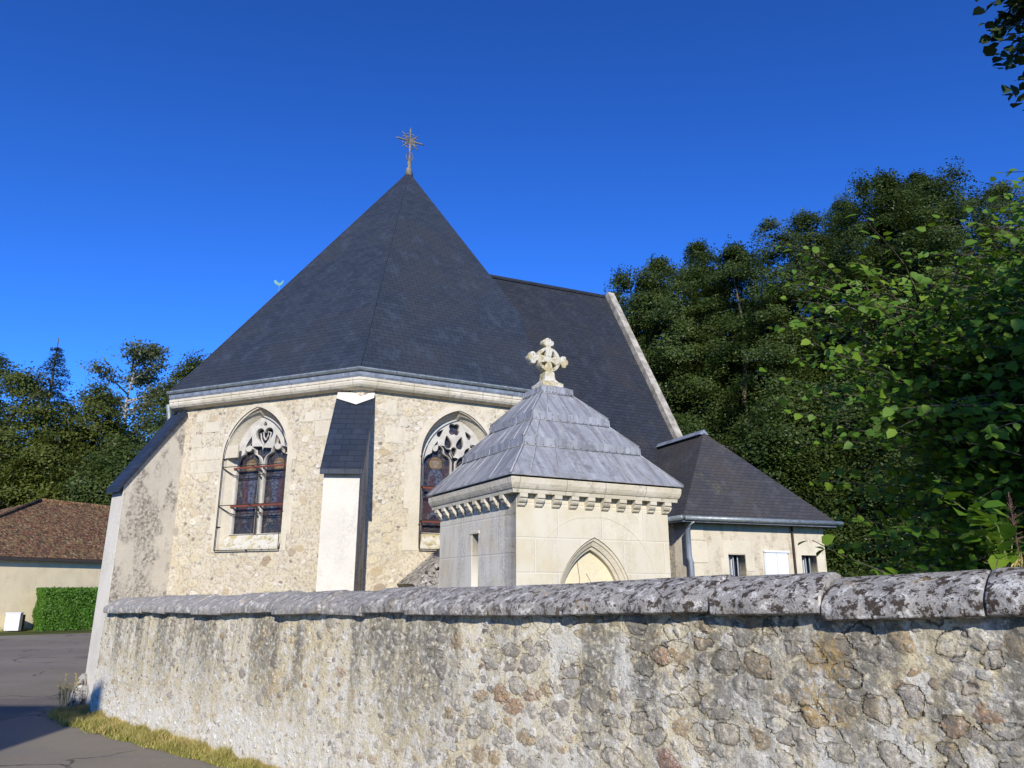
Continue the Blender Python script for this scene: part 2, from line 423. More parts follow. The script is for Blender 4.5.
def boundary_rubble():
    k = MT('old_rubble_wall', .97, .08)
    uvs = k.n('SeparateXYZ', [k.co('UV')]); uvv = k.n('SeparateXYZ', [k.co('UV')], 1)
    base = k.mapped((1, 1.3, 1), src=k.co('UV'))
    v = k.warp(k.warp(base, 3.5, .12), 14, .03)
    SCL = 6.6
    edge = k.vor(SCL, v, 'DISTANCE_TO_EDGE'); colr = k.vor(SCL, v, out=1)
    r = k.n('SeparateColor', [colr]); g = k.n('SeparateColor', [colr], 1); b = k.n('SeparateColor', [colr], 2)
    right = k.sstep(k.math('ADD', uvs, k.math('MULTIPLY', k.noise(1.2, 3), 2.2)), 6.8, 10.2)   # more stones laid bare towards the near end
    expo = k.math('ADD', k.noise(1.7, 5, k.mapped((1, 1, 1), (2, 3, 0), src=k.co('UV'))), k.math('MULTIPLY', right, .34))
    bare = k.sstep(k.math('ADD', k.math('MULTIPLY', g, .62), expo), .97, 1.07)
    dst = k.math('ADD', k.math('MULTIPLY', k.vor(SCL, v), .45), k.math('MULTIPLY', k.math('SUBTRACT', .42, edge), .75))
    dst = k.math('ADD', dst, k.math('ADD', k.math('MULTIPLY', k.math('SUBTRACT', k.noise(9, 5, rough=.65), .5), .42), k.math('MULTIPLY', k.math('SUBTRACT', k.noise(32, 4), .5), .16)))
    m1 = k.math('MULTIPLY', k.sstep(dst, .50, .42), bare)
    v2 = k.warp(k.mapped((1, 1.25, 1), (7, 3, 0), src=k.co('UV')), 12, .07)
    S2 = 13
    e2 = k.vor(S2, v2, 'DISTANCE_TO_EDGE'); c2 = k.vor(S2, v2, out=1)
    r2 = k.n('SeparateColor', [c2]); g2 = k.n('SeparateColor', [c2], 1)
    m2 = k.math('MULTIPLY', k.sstep(k.math('ADD', k.vor(S2, v2), k.math('MULTIPLY', k.math('SUBTRACT', k.noise(30, 4), .5), .25)), .48, .34), k.sstep(k.math('ADD', g2, k.math('MULTIPLY', expo, .4)), .72, .85))
    stone = k.ramp(r, [(0, (.48, .43, .34)), (.18, (.45, .41, .34)), (.36, (.56, .50, .39)), (.52, (.36, .315, .25)), (.63, (.44, .33, .19)), (.80, (.40, .355, .29)), (.91, (.40, .26, .15)), (.97, (.33, .20, .14))], 'CONSTANT')
    fn = k.noise(34, 7, rough=.72)
    stone = k.mix(k.sstep(fn, .42, .62), stone, k.mix(.55, stone, (.15, .135, .12)))
    stone = k.mix(k.sstep(k.noise(50, 5, k.mapped((1, 1, 1), (3, 3, 3))), .57, .66), stone, (.50, .47, .40))
    mort = k.mix(k.sstep(k.noise(1.3, 6, rough=.6), .38, .62), (.63, .565, .41), (.56, .475, .30))
    mort = k.mix(k.sstep(k.noise(9, 7, rough=.72), .47, .60), mort, (.68, .64, .56))
    mort = k.mix(k.sstep(k.noise(42, 6, rough=.7), .54, .66), mort, (.28, .25, .19))
    peb = k.ramp(r2, [(0, (.48, .44, .37)), (.35, (.28, .25, .21)), (.6, (.55, .52, .45)), (.85, (.38, .27, .15)), (1, (.2, .18, .16))])
    c = k.mix(m2, mort, peb)
    c = k.mix(m1, c, stone)
    # crevice rings round the bare stones at the near end
    ring = k.math('MULTIPLY', k.math('MULTIPLY', k.sstep(dst, .455, .475), k.sstep(dst, .525, .50)), k.math('MULTIPLY', right, k.sstep(k.math('ADD', b, k.math('MULTIPLY', k.noise(4.2, 3), 1.1)), 1.06, 1.14)))
    c = k.mix(k.math('MULTIPLY', ring, .5), c, (.14, .115, .085))
    wht = k.math('MULTIPLY', k.sstep(k.noise(2.0, 6, k.mapped((1, 1, 1), (9, 2, 0)), .6), .52, .62), k.math('MULTIPLY', right, k.math('SUBTRACT', 1.0, m1)))
    c = k.mix(k.math('MULTIPLY', wht, .8), c, (.60, .58, .52))
    # whitewash left low at the far end
    low = k.math('MULTIPLY', k.sstep(k.math('ADD', uvv, k.math('MULTIPLY', k.noise(1.4, 5), .9)), 1.15, .70), k.sstep(uvs, 8.0, 4.0))
    c = k.mix(k.math('MULTIPLY', low, k.sstep(k.noise(16, 6, rough=.7), .40, .55)), c, (.66, .63, .56))
    sp1 = k.noise(58, 4, k.mapped((1, 1, 1), (2, 2, 2)), .6); sp2 = k.noise(75, 4, k.mapped((1, 1, 1), (6, 1, 4)), .6)
    c = k.mix(k.math('MULTIPLY', k.sstep(sp1, .58, .66), .7), c, (.66, .63, .56))
    c = k.mix(k.math('MULTIPLY', k.sstep(sp2, .58, .66), .7), c, (.15, .13, .10))
    # grey rain streaks running down from the coping
    stk = k.noise(1.0, 6, k.mapped((2.6, .32, 1), src=k.co('UV')), .62)
    hgt = k.sstep(k.math('ADD', uvv, k.math('MULTIPLY', k.noise(3, 4), .5)), .45, 1.5)
    sm = k.math('MULTIPLY', k.sstep(stk, .42, .56), hgt)
    sm = k.math('MULTIPLY', sm, k.sstep(k.noise(24, 6, rough=.72), .36, .54))
    c = k.mix(k.math('MULTIPLY', sm, .85), c, (.150, .138, .112))
    och = k.math('MULTIPLY', k.sstep(k.noise(2.6, 6, k.mapped((1, 1, 1), (4, 8, 1)), .6), .60, .68), k.sstep(fn, .45, .55))
    c = k.mix(k.math('MULTIPLY', och, .6), c, (.40, .26, .08))
    k.color(c)
    dome = k.sstep(dst, .52, .18)
    h = k.math('MULTIPLY', k.math('MULTIPLY', dome, m1), .010)
    h = k.math('ADD', h, k.math('MULTIPLY', k.math('MULTIPLY', k.sstep(e2, .02, .3), m2), .010))
    h = k.math('ADD', h, k.math('MULTIPLY', k.math('SUBTRACT', k.noise(2.2, 4), .5), .05))
    h = k.math('ADD', h, k.math('MULTIPLY', k.math('SUBTRACT', k.noise(15, 7, rough=.72), .5), .024))
    h = k.math('SUBTRACT', h, k.math('MULTIPLY', ring, .016))
    k.disp(h, 1.0)
    k.bump(k.noise(90, 5, rough=.7), .006, .9)
    return k.m
M['boundary'] = boundary_rubble()

def tiles():
    k = MT('mossy_clay_tiles', .9, .1)
    nd = k.t.nodes.new('ShaderNodeTexBrick')
    for a, v in (('Color1', (0, 0, 0)), ('Color2', (1, 1, 1)), ('Mortar', (.0, .0, .0)), ('Scale', 1.0), ('Mortar Size', .012), ('Brick Width', .17), ('Row Height', .13)): k.put(nd.inputs[a], v)
    k.put(nd.inputs['Vector'], k.co('UV'))
    r = k.n('SeparateColor', [nd.outputs[0]])
    c = k.ramp(r, [(0, (.09, .042, .026)), (.4, (.19, .085, .05)), (.75, (.27, .13, .07)), (1, (.13, .07, .05))])
    c = k.mix(k.sstep(k.noise(3.4, 8, rough=.75), .47, .56), c, (.21, .14, .065))
    c = k.mix(k.sstep(k.noise(7, 6, rough=.75), .50, .57), c, (.06, .045, .03))
    c = k.mix(k.sstep(k.noise(9, 5, k.mapped((1, 1, 1), (5, 5, 5)), .75), .58, .64), c, (.46, .36, .20))
    k.color(c); k.bump(k.math('ADD', r, k.noise(8, 5)), .05, 1.0); return k.m
M['tiles'] = tiles()
def asphalt():
    k = MT('asphalt', .9, .25)
    c = k.mix(k.sstep(k.noise(.35, 5), .35, .65), (.195, .165, .120), (.245, .210, .155))
    c = k.mix(k.sstep(k.noise(60, 4, rough=.8), .5, .7), c, (.15, .14, .125))
    c = k.mix(k.sstep(k.noise(1.3, 6, k.mapped((.4, 1.6, 1)), .6), .55, .66), c, (.20, .185, .155))
    cr = k.vor(.55, k.warp(k.co(), 1.5, .8), 'DISTANCE_TO_EDGE')
    c = k.mix(k.math('MULTIPLY', k.math('LESS_THAN', cr, .012), k.sstep(k.noise(.5, 3), .45, .6)), c, (.05, .045, .04))
    c = k.mix(k.math('MULTIPLY', k.math('LESS_THAN', k.n('SeparateColor', [k.vor(.22, k.warp(k.co(), .8, .5), out=1)]), .28), .55), c, (.115, .105, .09))
    c = k.mix(k.sstep(k.noise(7, 7, rough=.75), .58, .68), c, (.27, .24, .19))
    k.color(c); k.bump(k.noise(110, 3), .008); return k.m
M['asphalt'] = asphalt()
def grassy(name, a, b, c3):
    k = MT(name, .95, .1)
    c = k.mix(k.sstep(k.noise(2, 6, rough=.7), .35, .65), a, b)
    c = k.mix(k.sstep(k.noise(20, 5, rough=.7), .5, .66), c, c3)
    k.color(c); k.bump(k.noise(30, 5), .05); return k.m
M['turf'] = grassy('turf', (.075, .105, .026), (.105, .115, .035), (.16, .13, .055))
M['dry_turf'] = grassy('dry_turf', (.24, .20, .075), (.17, .17, .05), (.28, .21, .10))

def leafmat(name, ca, cb, cc, rough=.5, trans=.30, spec=.3, sc=.5):
    k = MT(name, rough, spec)
    geo = k.t.nodes.new('ShaderNodeNewGeometry')
    rnd = geo.outputs['Random Per Island']
    c = k.mix(k.sstep(k.noise(sc, 3), .35, .65), ca, cb)
    c = k.mix(k.math('MULTIPLY', k.sstep(rnd, .55, 1.0), .8), c, cc)
    k.color(c)
    tr = k.n('BsdfTranslucent', {0: k.mix(.5, c, tuple(min(1, x * 1.6) for x in cc))})
    mx = k.t.nodes.new('ShaderNodeMixShader'); mx.inputs[0].default_value = trans
    k.t.links.new(k.b.outputs[0], mx.inputs[1]); k.t.links.new(tr, mx.inputs[2])
    k.t.links.new(mx.outputs[0], k.out.inputs['Surface'])
    return k.m
M['leaf_olive'] = leafmat('olive_leaves', (.028, .052, .009), (.048, .072, .012), (.085, .112, .020))
M['leaf_sunny'] = leafmat('sunlit_olive_leaves', (.048, .070, .010), (.085, .102, .014), (.14, .152, .026))
M['leaf_mid'] = leafmat('mid_green_leaves', (.042, .072, .014), (.066, .092, .018), (.10, .125, .030))
M['leaf_blue'] = leafmat('dark_needles', (.022, .036, .022), (.032, .046, .026), (.050, .066, .036), .6, .1)
M['leaf_pale'] = leafmat('pale_leaves', (.075, .10, .035), (.10, .115, .045), (.14, .15, .065))
M['leaf_lime'] = leafmat('fresh_green_leaves', (.065, .155, .008), (.10, .19, .010), (.17, .26, .018), .6, .34, .4, 2)
M['leaf_hedge'] = leafmat('hedge_leaves', (.065, .16, .016), (.08, .19, .020), (.12, .24, .03), .5, .25, .3, 2)
M['leaf_branch'] = leafmat('overhanging_leaves', (.020, .038, .010), (.026, .045, .012), (.040, .060, .018), .55, .12)
M['blade_dry'] = leafmat('dry_grass_blades', (.46, .36, .13), (.33, .30, .085), (.52, .42, .20), .8, .25, .1, 3)
M['blade'] = leafmat('grass_blades', (.17, .21, .035), (.24, .25, .05), (.34, .29, .10), .8, .25, .1, 3)
M['weed_red'] = plain('withered_flower_head', (.10, .06, .045), .9, .1)
M['stem'] = plain('plant_stem', (.14, .17, .06), .8, .1)
M['bark'] = plain('bark', (.10, .085, .065), .95, .1, 0, .3, 12, .02)
M['bark_pale'] = plain('pale_bark', (.34, .31, .26), .9, .1, 0, .2, 6, .01)

# ------------------------------------------------------------------ ground and road
def sheet(name, pts, z, mat):
    me = mesh([(x, y, z) for x, y in pts], [list(range(len(pts)))])
    o = obj(name, metric_uv(me), mat); o['kind'] = 'structure'; return o
sheet('ground', [(-900, -600), (900, -600), (900, 1200), (-900, 1200)], 0.0, M['turf'])
WL, WR = Vector((-5.75, 11.1, 0)), Vector((2.25, 3.4, 0))
wf = frame(WL, WR)
# the lane passes the wall foot, turns past the church and runs on along the barn
sheet('road', [tuple(wf(-.2, 0, .12).xy), tuple(wf(6, 0, .1).xy), tuple(wf(14, 0, .1).xy), (6, -2.5), (14, -10), (-60, -10), (-60, 16), (-21, 24.5), (-18.6, 27.6), (-15.0, 30.5), (-6, 37), (30, 47), (30, 42), (-2, 33), (-6.8, 26), (-8.2, 18), (-7.1, 13.2), (-6.35, 11.7)], .004, M['asphalt'])

# ------------------------------------------------------------------ leaf clouds
QUAD = (np.array([(-.5, 0, 0), (0, -.28, .05), (.5, 0, 0), (0, .28, .05)]), [(0, 1, 2, 3)])
LEAF = (np.array([(0, 0, 0), (.22, -.36, .06), (.62, -.34, .05), (1, 0, -.10), (.62, .34, .05), (.22, .36, .06), (.5, 0, -.02)]), [(0, 1, 2, 6), (6, 2, 3, 3), (6, 3, 4, 4), (0, 6, 4, 5)])
LEAF = (LEAF[0], [(0, 1, 2, 6), (6, 2, 3, 4), (0, 6, 4, 5)])
def unit(a): return a / np.maximum(1e-9, np.linalg.norm(a, axis=1, keepdims=True))
def leaf_mesh(C, N, T, size, tpl):
    V0, F0 = tpl
    N = unit(N); T = unit(T - N * np.sum(T * N, 1, keepdims=True)); Bt = np.cross(N, T)
    size = np.asarray(size).reshape(-1, 1, 1)
    V = C[:, None, :] + size * (V0[None, :, 0:1] * T[:, None, :] + V0[None, :, 1:2] * Bt[:, None, :] + V0[None, :, 2:3] * N[:, None, :])
    n, k = len(C), len(V0)
    F = (np.array(F0)[None] + (np.arange(n) * k)[:, None, None]).reshape(-1, 4)
    return fast_mesh(V.reshape(-1, 3), F)
def crown_points(H, z0, rx, nclump, per, cr, cz, power=.6, spire=1.0, lumps=5, seed=0):
    """leaf positions: flattened sprays over the shell of a lumpy crown"""
    g = np.random.default_rng(seed)
    nl = 6                                       # several leaders, so the top is ragged
    lh = np.concatenate([[1.0], .70 + .27 * g.random(nl - 1)]); la = g.random(nl) * 6.28; lr = np.concatenate([[.12], .35 + .3 * g.random(nl - 1)])
    li = g.choice(nl, nclump, p=np.array([.4] + [.6 / (nl - 1)] * (nl - 1)))
    h = g.random(nclump) ** .8
    ang = g.random(nclump) * 2 * PI
    prof = np.minimum(1, .45 + h / .22) * (1 - h ** 1.9) ** (.40 + power * .45)
    lob = 1 + .22 * np.sin(ang * 3 + g.random() * 6 + h * 5) + .15 * np.sin(ang * lumps + h * 9 + g.random() * 6)
    rr = rx * prof * lob * (.16 + .84 * g.random(nclump) ** .55) * np.where(li == 0, 1.0, .75)
    ox, oy = np.cos(la) * lr * rx, np.sin(la) * lr * rx
    c = np.stack([rr * np.cos(ang) + ox[li] * np.minimum(1, h * 2), rr * np.sin(ang) + oy[li] * np.minimum(1, h * 2), z0 + h * (H - z0) * lh[li]], 1)
    out = np.stack([np.cos(ang), np.sin(ang), np.zeros(nclump)], 1)
    sz = cr * (.6 + .8 * g.random(nclump)) * (1 - .42 * h)
    p = np.clip(g.normal(size=(nclump, per, 3)), -1.45, 1.45) * np.stack([sz, sz, sz * cz], 1)[:, None, :]
    rad_d = np.sum(p * out[:, None, :], 2)
    p[:, :, 2] -= .38 * rad_d                    # sprays droop outwards
    P = (c[:, None, :] + p).reshape(-1, 3)
    Nn = np.repeat(out * .5 + np.array([0, 0, .65]) + np.array(S) * .15, per, 0) + g.normal(size=(nclump * per, 3)) * .36
    return P, Nn, g
def tree(name, label, cat, loc, H, rx, mat, trunk_h=None, z0=1.5, nclump=300, per=170, leaf=.17, cr=.75, cz=.5, power=.6, spire=1.0, seed=0, bark=None, tr=.28, group=None, limbs=7):
    t = thing(name, label, cat, loc, group)
    L = Vector(loc)
    P, Nn, g = crown_points(H, z0, rx, nclump, per, cr, cz, power, spire, 5, seed)
    T = g.normal(size=P.shape)
    me = leaf_mesh(P + np.array(L), Nn, T, leaf * (.6 + .8 * g.random(len(P))), QUAD)
    obj('crown', me, mat, t)
    b = B()
    th = trunk_h or H * .9
    b.tube([L + Vector((g.normal() * .12 * i, g.normal() * .12 * i, th * i / 5)) * (1 if i else 1) for i in range(6)], [tr * (1 - .17 * i) for i in range(6)], 9)
    for i in range(limbs):
        a = g.random() * 6.28; zz = th * (.3 + .6 * g.random()); l = rx * (.5 + .3 * g.random())
        s = L + Vector((0, 0, zz)); d = Vector((math.cos(a), math.sin(a), .45))
        b.tube([s, s + d * l * .5 + Vector((0, 0, .1)), s + d * l], [tr * .4, tr * .25, tr * .06], 6)
    obj('trunk', b.done(), bark or M['bark'], t, True)
    return t
def spruce(name, label, loc, H, r0, mat, seed):
    t = thing(name, label, 'tree', loc); L = Vector(loc); g = np.random.default_rng(seed)
    Ps, Ns, Ts = [], [], []
    z = 1.0
    while z < H - .3:
        f = 1 - z / H
        nb = int(9 + 5 * f)
        for k in range(nb):
            a = g.random() * 6.28; l = r0 * (f ** .85) * (.7 + .5 * g.random()) + .10
            n = int(40 + 90 * f)
            s = g.random(n) ** .7 * l
            droop = .10 * s - .30 * (s / l) ** 2 * l * .55 + .05 * s
            side = g.normal(size=n) * (.10 + .16 * s * .7)
            Ps.append(np.stack([np.cos(a) * s - np.sin(a) * side, np.sin(a) * s + np.cos(a) * side, z + droop - np.abs(side) * .35 - g.random(n) * .25], 1))
            Ns.append(np.tile([0, 0, 1.], (n, 1)) + g.normal(size=(n, 3)) * .45)
            Ts.append(np.tile([np.cos(a), np.sin(a), -.3], (n, 1)) + g.normal(size=(n, 3)) * .5)
        z += .34 + .25 * f
    P = np.concatenate(Ps); N_ = np.concatenate(Ns); T = np.concatenate(Ts)
    obj('crown', leaf_mesh(P + np.array(L), N_, T, .09 * (.6 + .7 * g.random(len(P))) + .18 * np.clip((H - P[:, 2]) / H * 2, 0, 1), QUAD), mat, t)
    b = B(); b.tube([L, L + Vector((0, 0, H * .5)), L + Vector((0, 0, H + .2))], [.3, .17, .03], 9); obj('trunk', b.done(), M['bark'], t, True)
    return t

# ------------------------------------------------------------------ boundary wall with its coping
WALL_LEN = 14.6
def wall_top(u): return 1.33 + .0205 * u
def build_boundary():
    t = thing('boundary_wall', 'long stained rubble wall with lichen covered coping stones in front of the chapel', 'wall', tuple(WL))
    us = [0.0]
    while us[-1] < WALL_LEN:
        d = max(2.6, 11.1 - us[-1] * .6935)
        us.append(us[-1] + d * .0019)
    us = np.array(us); nz = 190
    vs = np.linspace(-.03, 1, nz)
    UU, VV = np.meshgrid(us, vs)
    ZZ = np.where(VV < 0, VV * 3, VV * (wall_top(UU) + .035))
    a, n = np.array(wf.a), np.array(wf.n)
    batter = .05 * (1 - np.clip(VV, 0, 1))
    P = np.array(WL)[None, None] + UU[..., None] * a + batter[..., None] * n + ZZ[..., None] * np.array([0, 0, 1.])
    nu = len(us)
    idx = np.arange(nz * nu).reshape(nz, nu)
    F = np.stack([idx[:-1, :-1], idx[:-1, 1:], idx[1:, 1:], idx[1:, :-1]], -1).reshape(-1, 4)
    me = fast_mesh(P.reshape(-1, 3), F)
    uvl = me.uv_layers.new(name='UVMap')
    uv = np.stack([UU.ravel(), ZZ.ravel()], 1)[F.ravel()]
    uvl.data.foreach_set('uv', uv.astype(np.float32).ravel())
    obj('rubble_face', me, M['boundary'], t, True)
    # the core and rear face of the wall
    b = B()
    for i in range(8):
        u0, u1 = WALL_LEN * i / 8, WALL_LEN * (i + 1) / 8
        P8 = [wf(u, z, w) for z in (0, 1) for (u, w) in ((u0, -.08), (u1, -.08), (u1, -.42), (u0, -.42))]
        for k, q in enumerate(P8): q.z = 0 if k < 4 else wall_top((u0 if k in (4, 7) else u1)) + .02
        b.hexa(P8)
    obj('wall_core', b.done(), M['rubble'], t)
    # coping stones
    joints = [0.16]
    marks = [9.60, 10.22, 10.95, 11.75, 12.5, 13.3, 14.1, 14.6]
    rr = random.Random(3)
    while joints[-1] < 8.9: joints.append(joints[-1] + rr.uniform(.5, .95))
    joints = [j for j in joints if j < 9.2] + marks
    for i in range(len(joints) - 1):
        u0, u1 = joints[i] + .006, joints[i + 1] - .006
        um = (u0 + u1) / 2
        dep = max(2.6, 11.1 - um * .6935)
        nl = max(8, int((u1 - u0) / (dep * .0015)))
        dz = rr.uniform(-.014, .012); dw = rr.uniform(-.022, .022); tilt = rr.uniform(-.022, .022)
        #      (w outward, z above wall top)
        prof = [(-.44, -.005), (-.465, .03), (-.44, .075), (-.36, .13), (-.29, .165), (-.22, .182), (-.15, .178), (-.09, .158), (-.03, .128), (.02, .097), (.055, .070), (.076, .050), (.083, .036), (.084, .0), (.080, -.024), (.02, -.034)]
        # refine the profile
        pr = []
        for q0, q1 in zip(prof[:-1], prof[1:]):
            m = 2 if q1[0] < -.2 else 3
            for s in range(m): pr.append((q0[0] + (q1[0] - q0[0]) * s / m, q0[1] + (q1[1] - q0[1]) * s / m))
        pr.append(prof[-1])
        rows = []
        for j in range(nl + 1):
            f = j / nl; u = u0 + (u1 - u0) * f
            e = min(f, 1 - f) * (u1 - u0)
            sh = 0 if e > .02 else (.02 - e) * .5
            wob = .010 * math.sin(u * 9 + i) + .007 * math.sin(u * 23 + 2 * i)
            rows.append([wf(u, wall_top(u) + z * (1 - sh * 3) + dz + tilt * (f - .5), w * (1 - sh) + dw + (wob if w > -.1 else 0)) for w, z in pr])
        b = B(); b.loft(rows, closed=True, cap=True)
        obj('coping_stone', b.done(False), M['coping'], t, True)
    return t
build_boundary()

# ------------------------------------------------------------------ church
C1, C0, CB = Vector((-5.5, 12.05, 0)), Vector((-2.22, 10.66, 0)), Vector((1.05, 12.4, 0))
C2, C3, C4 = Vector((-6.75, 15.4, 0)), Vector((-5.2, 18.7, 0)), Vector((-2.0, 20.3, 0))
APEX = Vector((-2.36, 15.3, 10.84))
church = thing('church', 'old stone church with a steep slate apse roof, traceried windows and slate capped buttresses', 'church', (-2.4, 15.3, 0))
EAVE = 4.62
fA, fB = frame(C1, C0), frame(C0, CB)
WIN_A = dict(c=1.71, hw=.60, sill=2.19, spring=3.58, apex=4.36)
WIN_B = dict(c=1.57, hw=.60, sill=2.19, spring=3.55, apex=4.30)
def church_wall(fr, L, win=None):
    loops = [[(0, 0), (L, 0), (L, EAVE), (0, EAVE)]]
    if win: loops.append(arch(win['c'], win['hw'], win['sill'], win['spring'], win['apex']))
    me = plate(fr, loops, -.5, 0)
    return obj('wall', me, M['rubble'], church)
church_wall(fA, fA.L, WIN_A)
church_wall(fB, 3.1, WIN_B)
for p, q in ((C2, C1), (C3, C2), (C4, C3)):
    f_ = frame(p, q); church_wall(f_, f_.L)
# ring helper: polygon offset outwards
BQ = fB(3.02, 0, 0)
RING = [C4, C3, C2, C1, C0, CB]
def offset_ring(d, z, full=False):
    out = []
    n = len(RING)
    for i in range(n):
        p0, p, p1 = RING[i - 1], RING[i], RING[(i + 1) % n]
        a = (p - p0).normalized(); b_ = (p1 - p).normalized()
        na = Vector((a.y, -a.x, 0)); nb = Vector((b_.y, -b_.x, 0))
        bis = (na + nb).normalized()
        k = d / max(.3, bis.dot(na))
        out.append(Vector((p.x, p.y, z)) + bis * k if i < 5 or full else BQ + fB.n * d + Vector((0, 0, z)))
    return out
# polygon runs C4 C3 C2 C1 C0 CB: outward is to the right-hand side of travel
b = B()
b.loft([offset_ring(d, z) for d, z in ((-.2, 4.46), (.03, 4.46), (.07, 4.467), (.11, 4.485), (.135, 4.515), (.145, 4.55), (.14, 4.575), (.15, 4.58), (.15, 4.61), (.14, 4.62), (-.2, 4.621))], True, False)
ob = obj('cornice', b.done(), M['cornice'], church)
b = B()
b.loft([offset_ring(d, z) for d, z in ((-.1, 4.623), (.14, 4.623), (.155, 4.65), (.165, 4.695), (-.1, 4.697))], True, False)
obj('fascia', b.done(), M['zinc'], church)
b = B()
b.loft([offset_ring(d, z) for d, z in ((.10, 4.70), (.165, 4.70), (.195, 4.71), (.21, 4.735), (.205, 4.755), (.185, 4.753), (.185, 4.735), (.10, 4.72))], True, False)
obj('gutter', b.done(), M['gutter'], church)
# apse roof with a slight bellcast
r0, r1 = offset_ring(.175, 4.74), offset_ring(-.15, 5.17)
corner = offset_ring(.175, 4.74, True)[5]
ridge_d = Vector((.90, .436, 0)).normalized()
hp = APEX.lerp(corner, .70)                  # where the nave roof cuts into the apse roof
b = B()
A_ = [b.bm.verts.new(p) for p in r0]; A2 = [b.bm.verts.new(p) for p in r1]; ap = b.bm.verts.new(APEX); hv = b.bm.verts.new(hp)
for i in range(5):
    j = i + 1
    b.bm.faces.new([A_[i], A_[j], A2[j], A2[i]])
    if i < 4: b.bm.faces.new([A2[i], A2[j], ap])
b.bm.faces.new([A2[4], A2[5], hv, ap]); b.bm.faces.new([hv, A2[5], A2[0]]); b.bm.faces.new([hv, A2[0], ap])
obj('apse_roof', b.done(), M['slate'], church)
for i in (1, 2, 3, 4):
    b = B(); b.tube([r0[i] + Vector((0, 0, .01)), r1[i] + Vector((0, 0, .005)), APEX], .012, 6)
    obj('hip', b.done(), M['slate'], church)
# nave beyond: ridge, slopes, gable with a raking stone coping
RZ = 8.40
def nave(t, u, z): return Vector((-2.3, 14.85, 0)) + ridge_d * t + Vector((ridge_d.y, -ridge_d.x, 0)) * u + Vector((0, 0, z))
HWN = 2.75; ZE = RZ - HWN * 1.68
b = B()
P = [nave(0, 0, RZ), nave(5.1, 0, RZ + .06), nave(5.1, HWN, ZE), nave(0, HWN, ZE)]
vs = [b.bm.verts.new(p) for p in P]; b.bm.faces.new(vs)
P2 = [nave(0, 0, RZ), nave(0, -HWN * 1.2, ZE), nave(5.1, -HWN * 1.2, ZE), nave(5.1, 0, RZ + .06)]
vs = [b.bm.verts.new(p) for p in P2]; b.bm.faces.new(vs)
obj('nave_roof', b.done(), M['slate_nave'], church)
b = B(); b.tube([nave(0, 0, RZ + .02), nave(5.06, 0, RZ + .08)], .05, 8); obj('ridge', b.done(), M['slate_nave'], church)
b = B()
b.prism([nave(0, HWN - .25, 0), nave(0, HWN - .25, ZE + .3), nave(0, 0, RZ - .2), nave(0, -3, ZE + .3), nave(0, -3, 0)], ridge_d * 5.12)
obj('nave_wall', b.done(), M['rubble'], church)
b = B()
cop = [(-.3, RZ - .30), (0, RZ + .20), (.06, RZ + .20), (HWN + .1, ZE - .0), (HWN + .1, ZE - .3), (0, RZ - .3)]
b.prism([nave(5.12, u, z) for u, z in cop], ridge_d * .17)
obj('gable_coping', b.done(), plain('grey_coping_stone', (.33, .30, .25), .95, .1, 0, .35, 6, .01), church)

def buttress(base, ang, length, width, z_top, z_low, cap_over, mats, side_mat, batter=.12):
    """diagonal buttress: base on the corner, ang = compass direction it points to"""
    d = Vector((math.sin(rad(ang)), math.cos(rad(ang)), 0)); s = Vector((-d.y, d.x, 0))
    hw = width / 2
    def q(l, w, z): return base + d * l + s * w + Vector((0, 0, z))
    zl = z_low
    lb = length + batter
    b = B()
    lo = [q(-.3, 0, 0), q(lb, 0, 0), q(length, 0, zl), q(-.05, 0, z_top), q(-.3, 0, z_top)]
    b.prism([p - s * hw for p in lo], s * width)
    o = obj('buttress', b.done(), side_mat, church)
    b = B()                              # skim coat over the end face
    b.hexa([q(lb, -hw - .004, 0), q(lb, hw + .004, 0), q(lb + .02, hw + .004, 0), q(lb + .02, -hw - .004, 0), q(length, -hw - .004, zl - .01), q(length, hw + .004, zl - .01), q(length + .02, hw + .004, zl - .01), q(length + .02, -hw - .004, zl - .01)])
    obj('end_face', b.done(), mats, o)
    b = B()
    sl = (z_top - zl) / (length + .05); ex = .10
    top = [(-.04, z_top), (length + ex, zl - sl * ex), (length + ex, zl - sl * ex + .07), (-.02, z_top + .085)]
    b.prism([q(l, -hw - cap_over, z) for l, z in top], s * (width + 2 * cap_over))
    obj('slate_cap', b.done(), M['slate_cap'], o)
    return o, q
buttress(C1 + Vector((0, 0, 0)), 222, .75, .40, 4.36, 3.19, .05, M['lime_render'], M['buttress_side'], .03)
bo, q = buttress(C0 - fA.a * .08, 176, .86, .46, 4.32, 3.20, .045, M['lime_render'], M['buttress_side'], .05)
b = B()                                  # white mortar fillet where the cap meets the wall
d0, d1, d2 = q(.12, -.30, 4.285), q(.12, .30, 4.285), q(.26, 0, 4.135)
b.loft([[q(-.02, -.27, 4.43), q(-.02, 0, 4.43), q(-.02, .27, 4.43)], [q(.07, -.27, 4.315), q(.17, .03, 4.205), q(.05, .27, 4.335)]], False)
obj('mortar_fillet', b.done(), M['lime_render'], bo)

# quoins of dressed stone beside the corners
def quoins(fr, L, u0, rows, z1, seed, flip=False):
    g = random.Random(seed); b = B(); z = z1
    for r in range(rows):
        h = g.uniform(.13, .26); u = u0 + g.uniform(0, .06)
        for k in range(g.choice((1, 2, 2, 3))):
            w = g.uniform(.14, .40)
            if g.random() < .25: u += w; continue
            ua, ub = (u, u + w - .02) if not flip else (L - u - w + .02, L - u)
            b.box(fr, ua, ub, z - h + .02, z, -.03, .004, .003); u += w
        z -= h
    obj('quoin', b.done(), M['dressed'], church)
quoins(fA, fA.L, .38, 5, 4.36, 1); quoins(fB, fB.L, .36, 3, 4.36, 2); quoins(fA, fA.L, .30, 2, 4.2, 3, True)

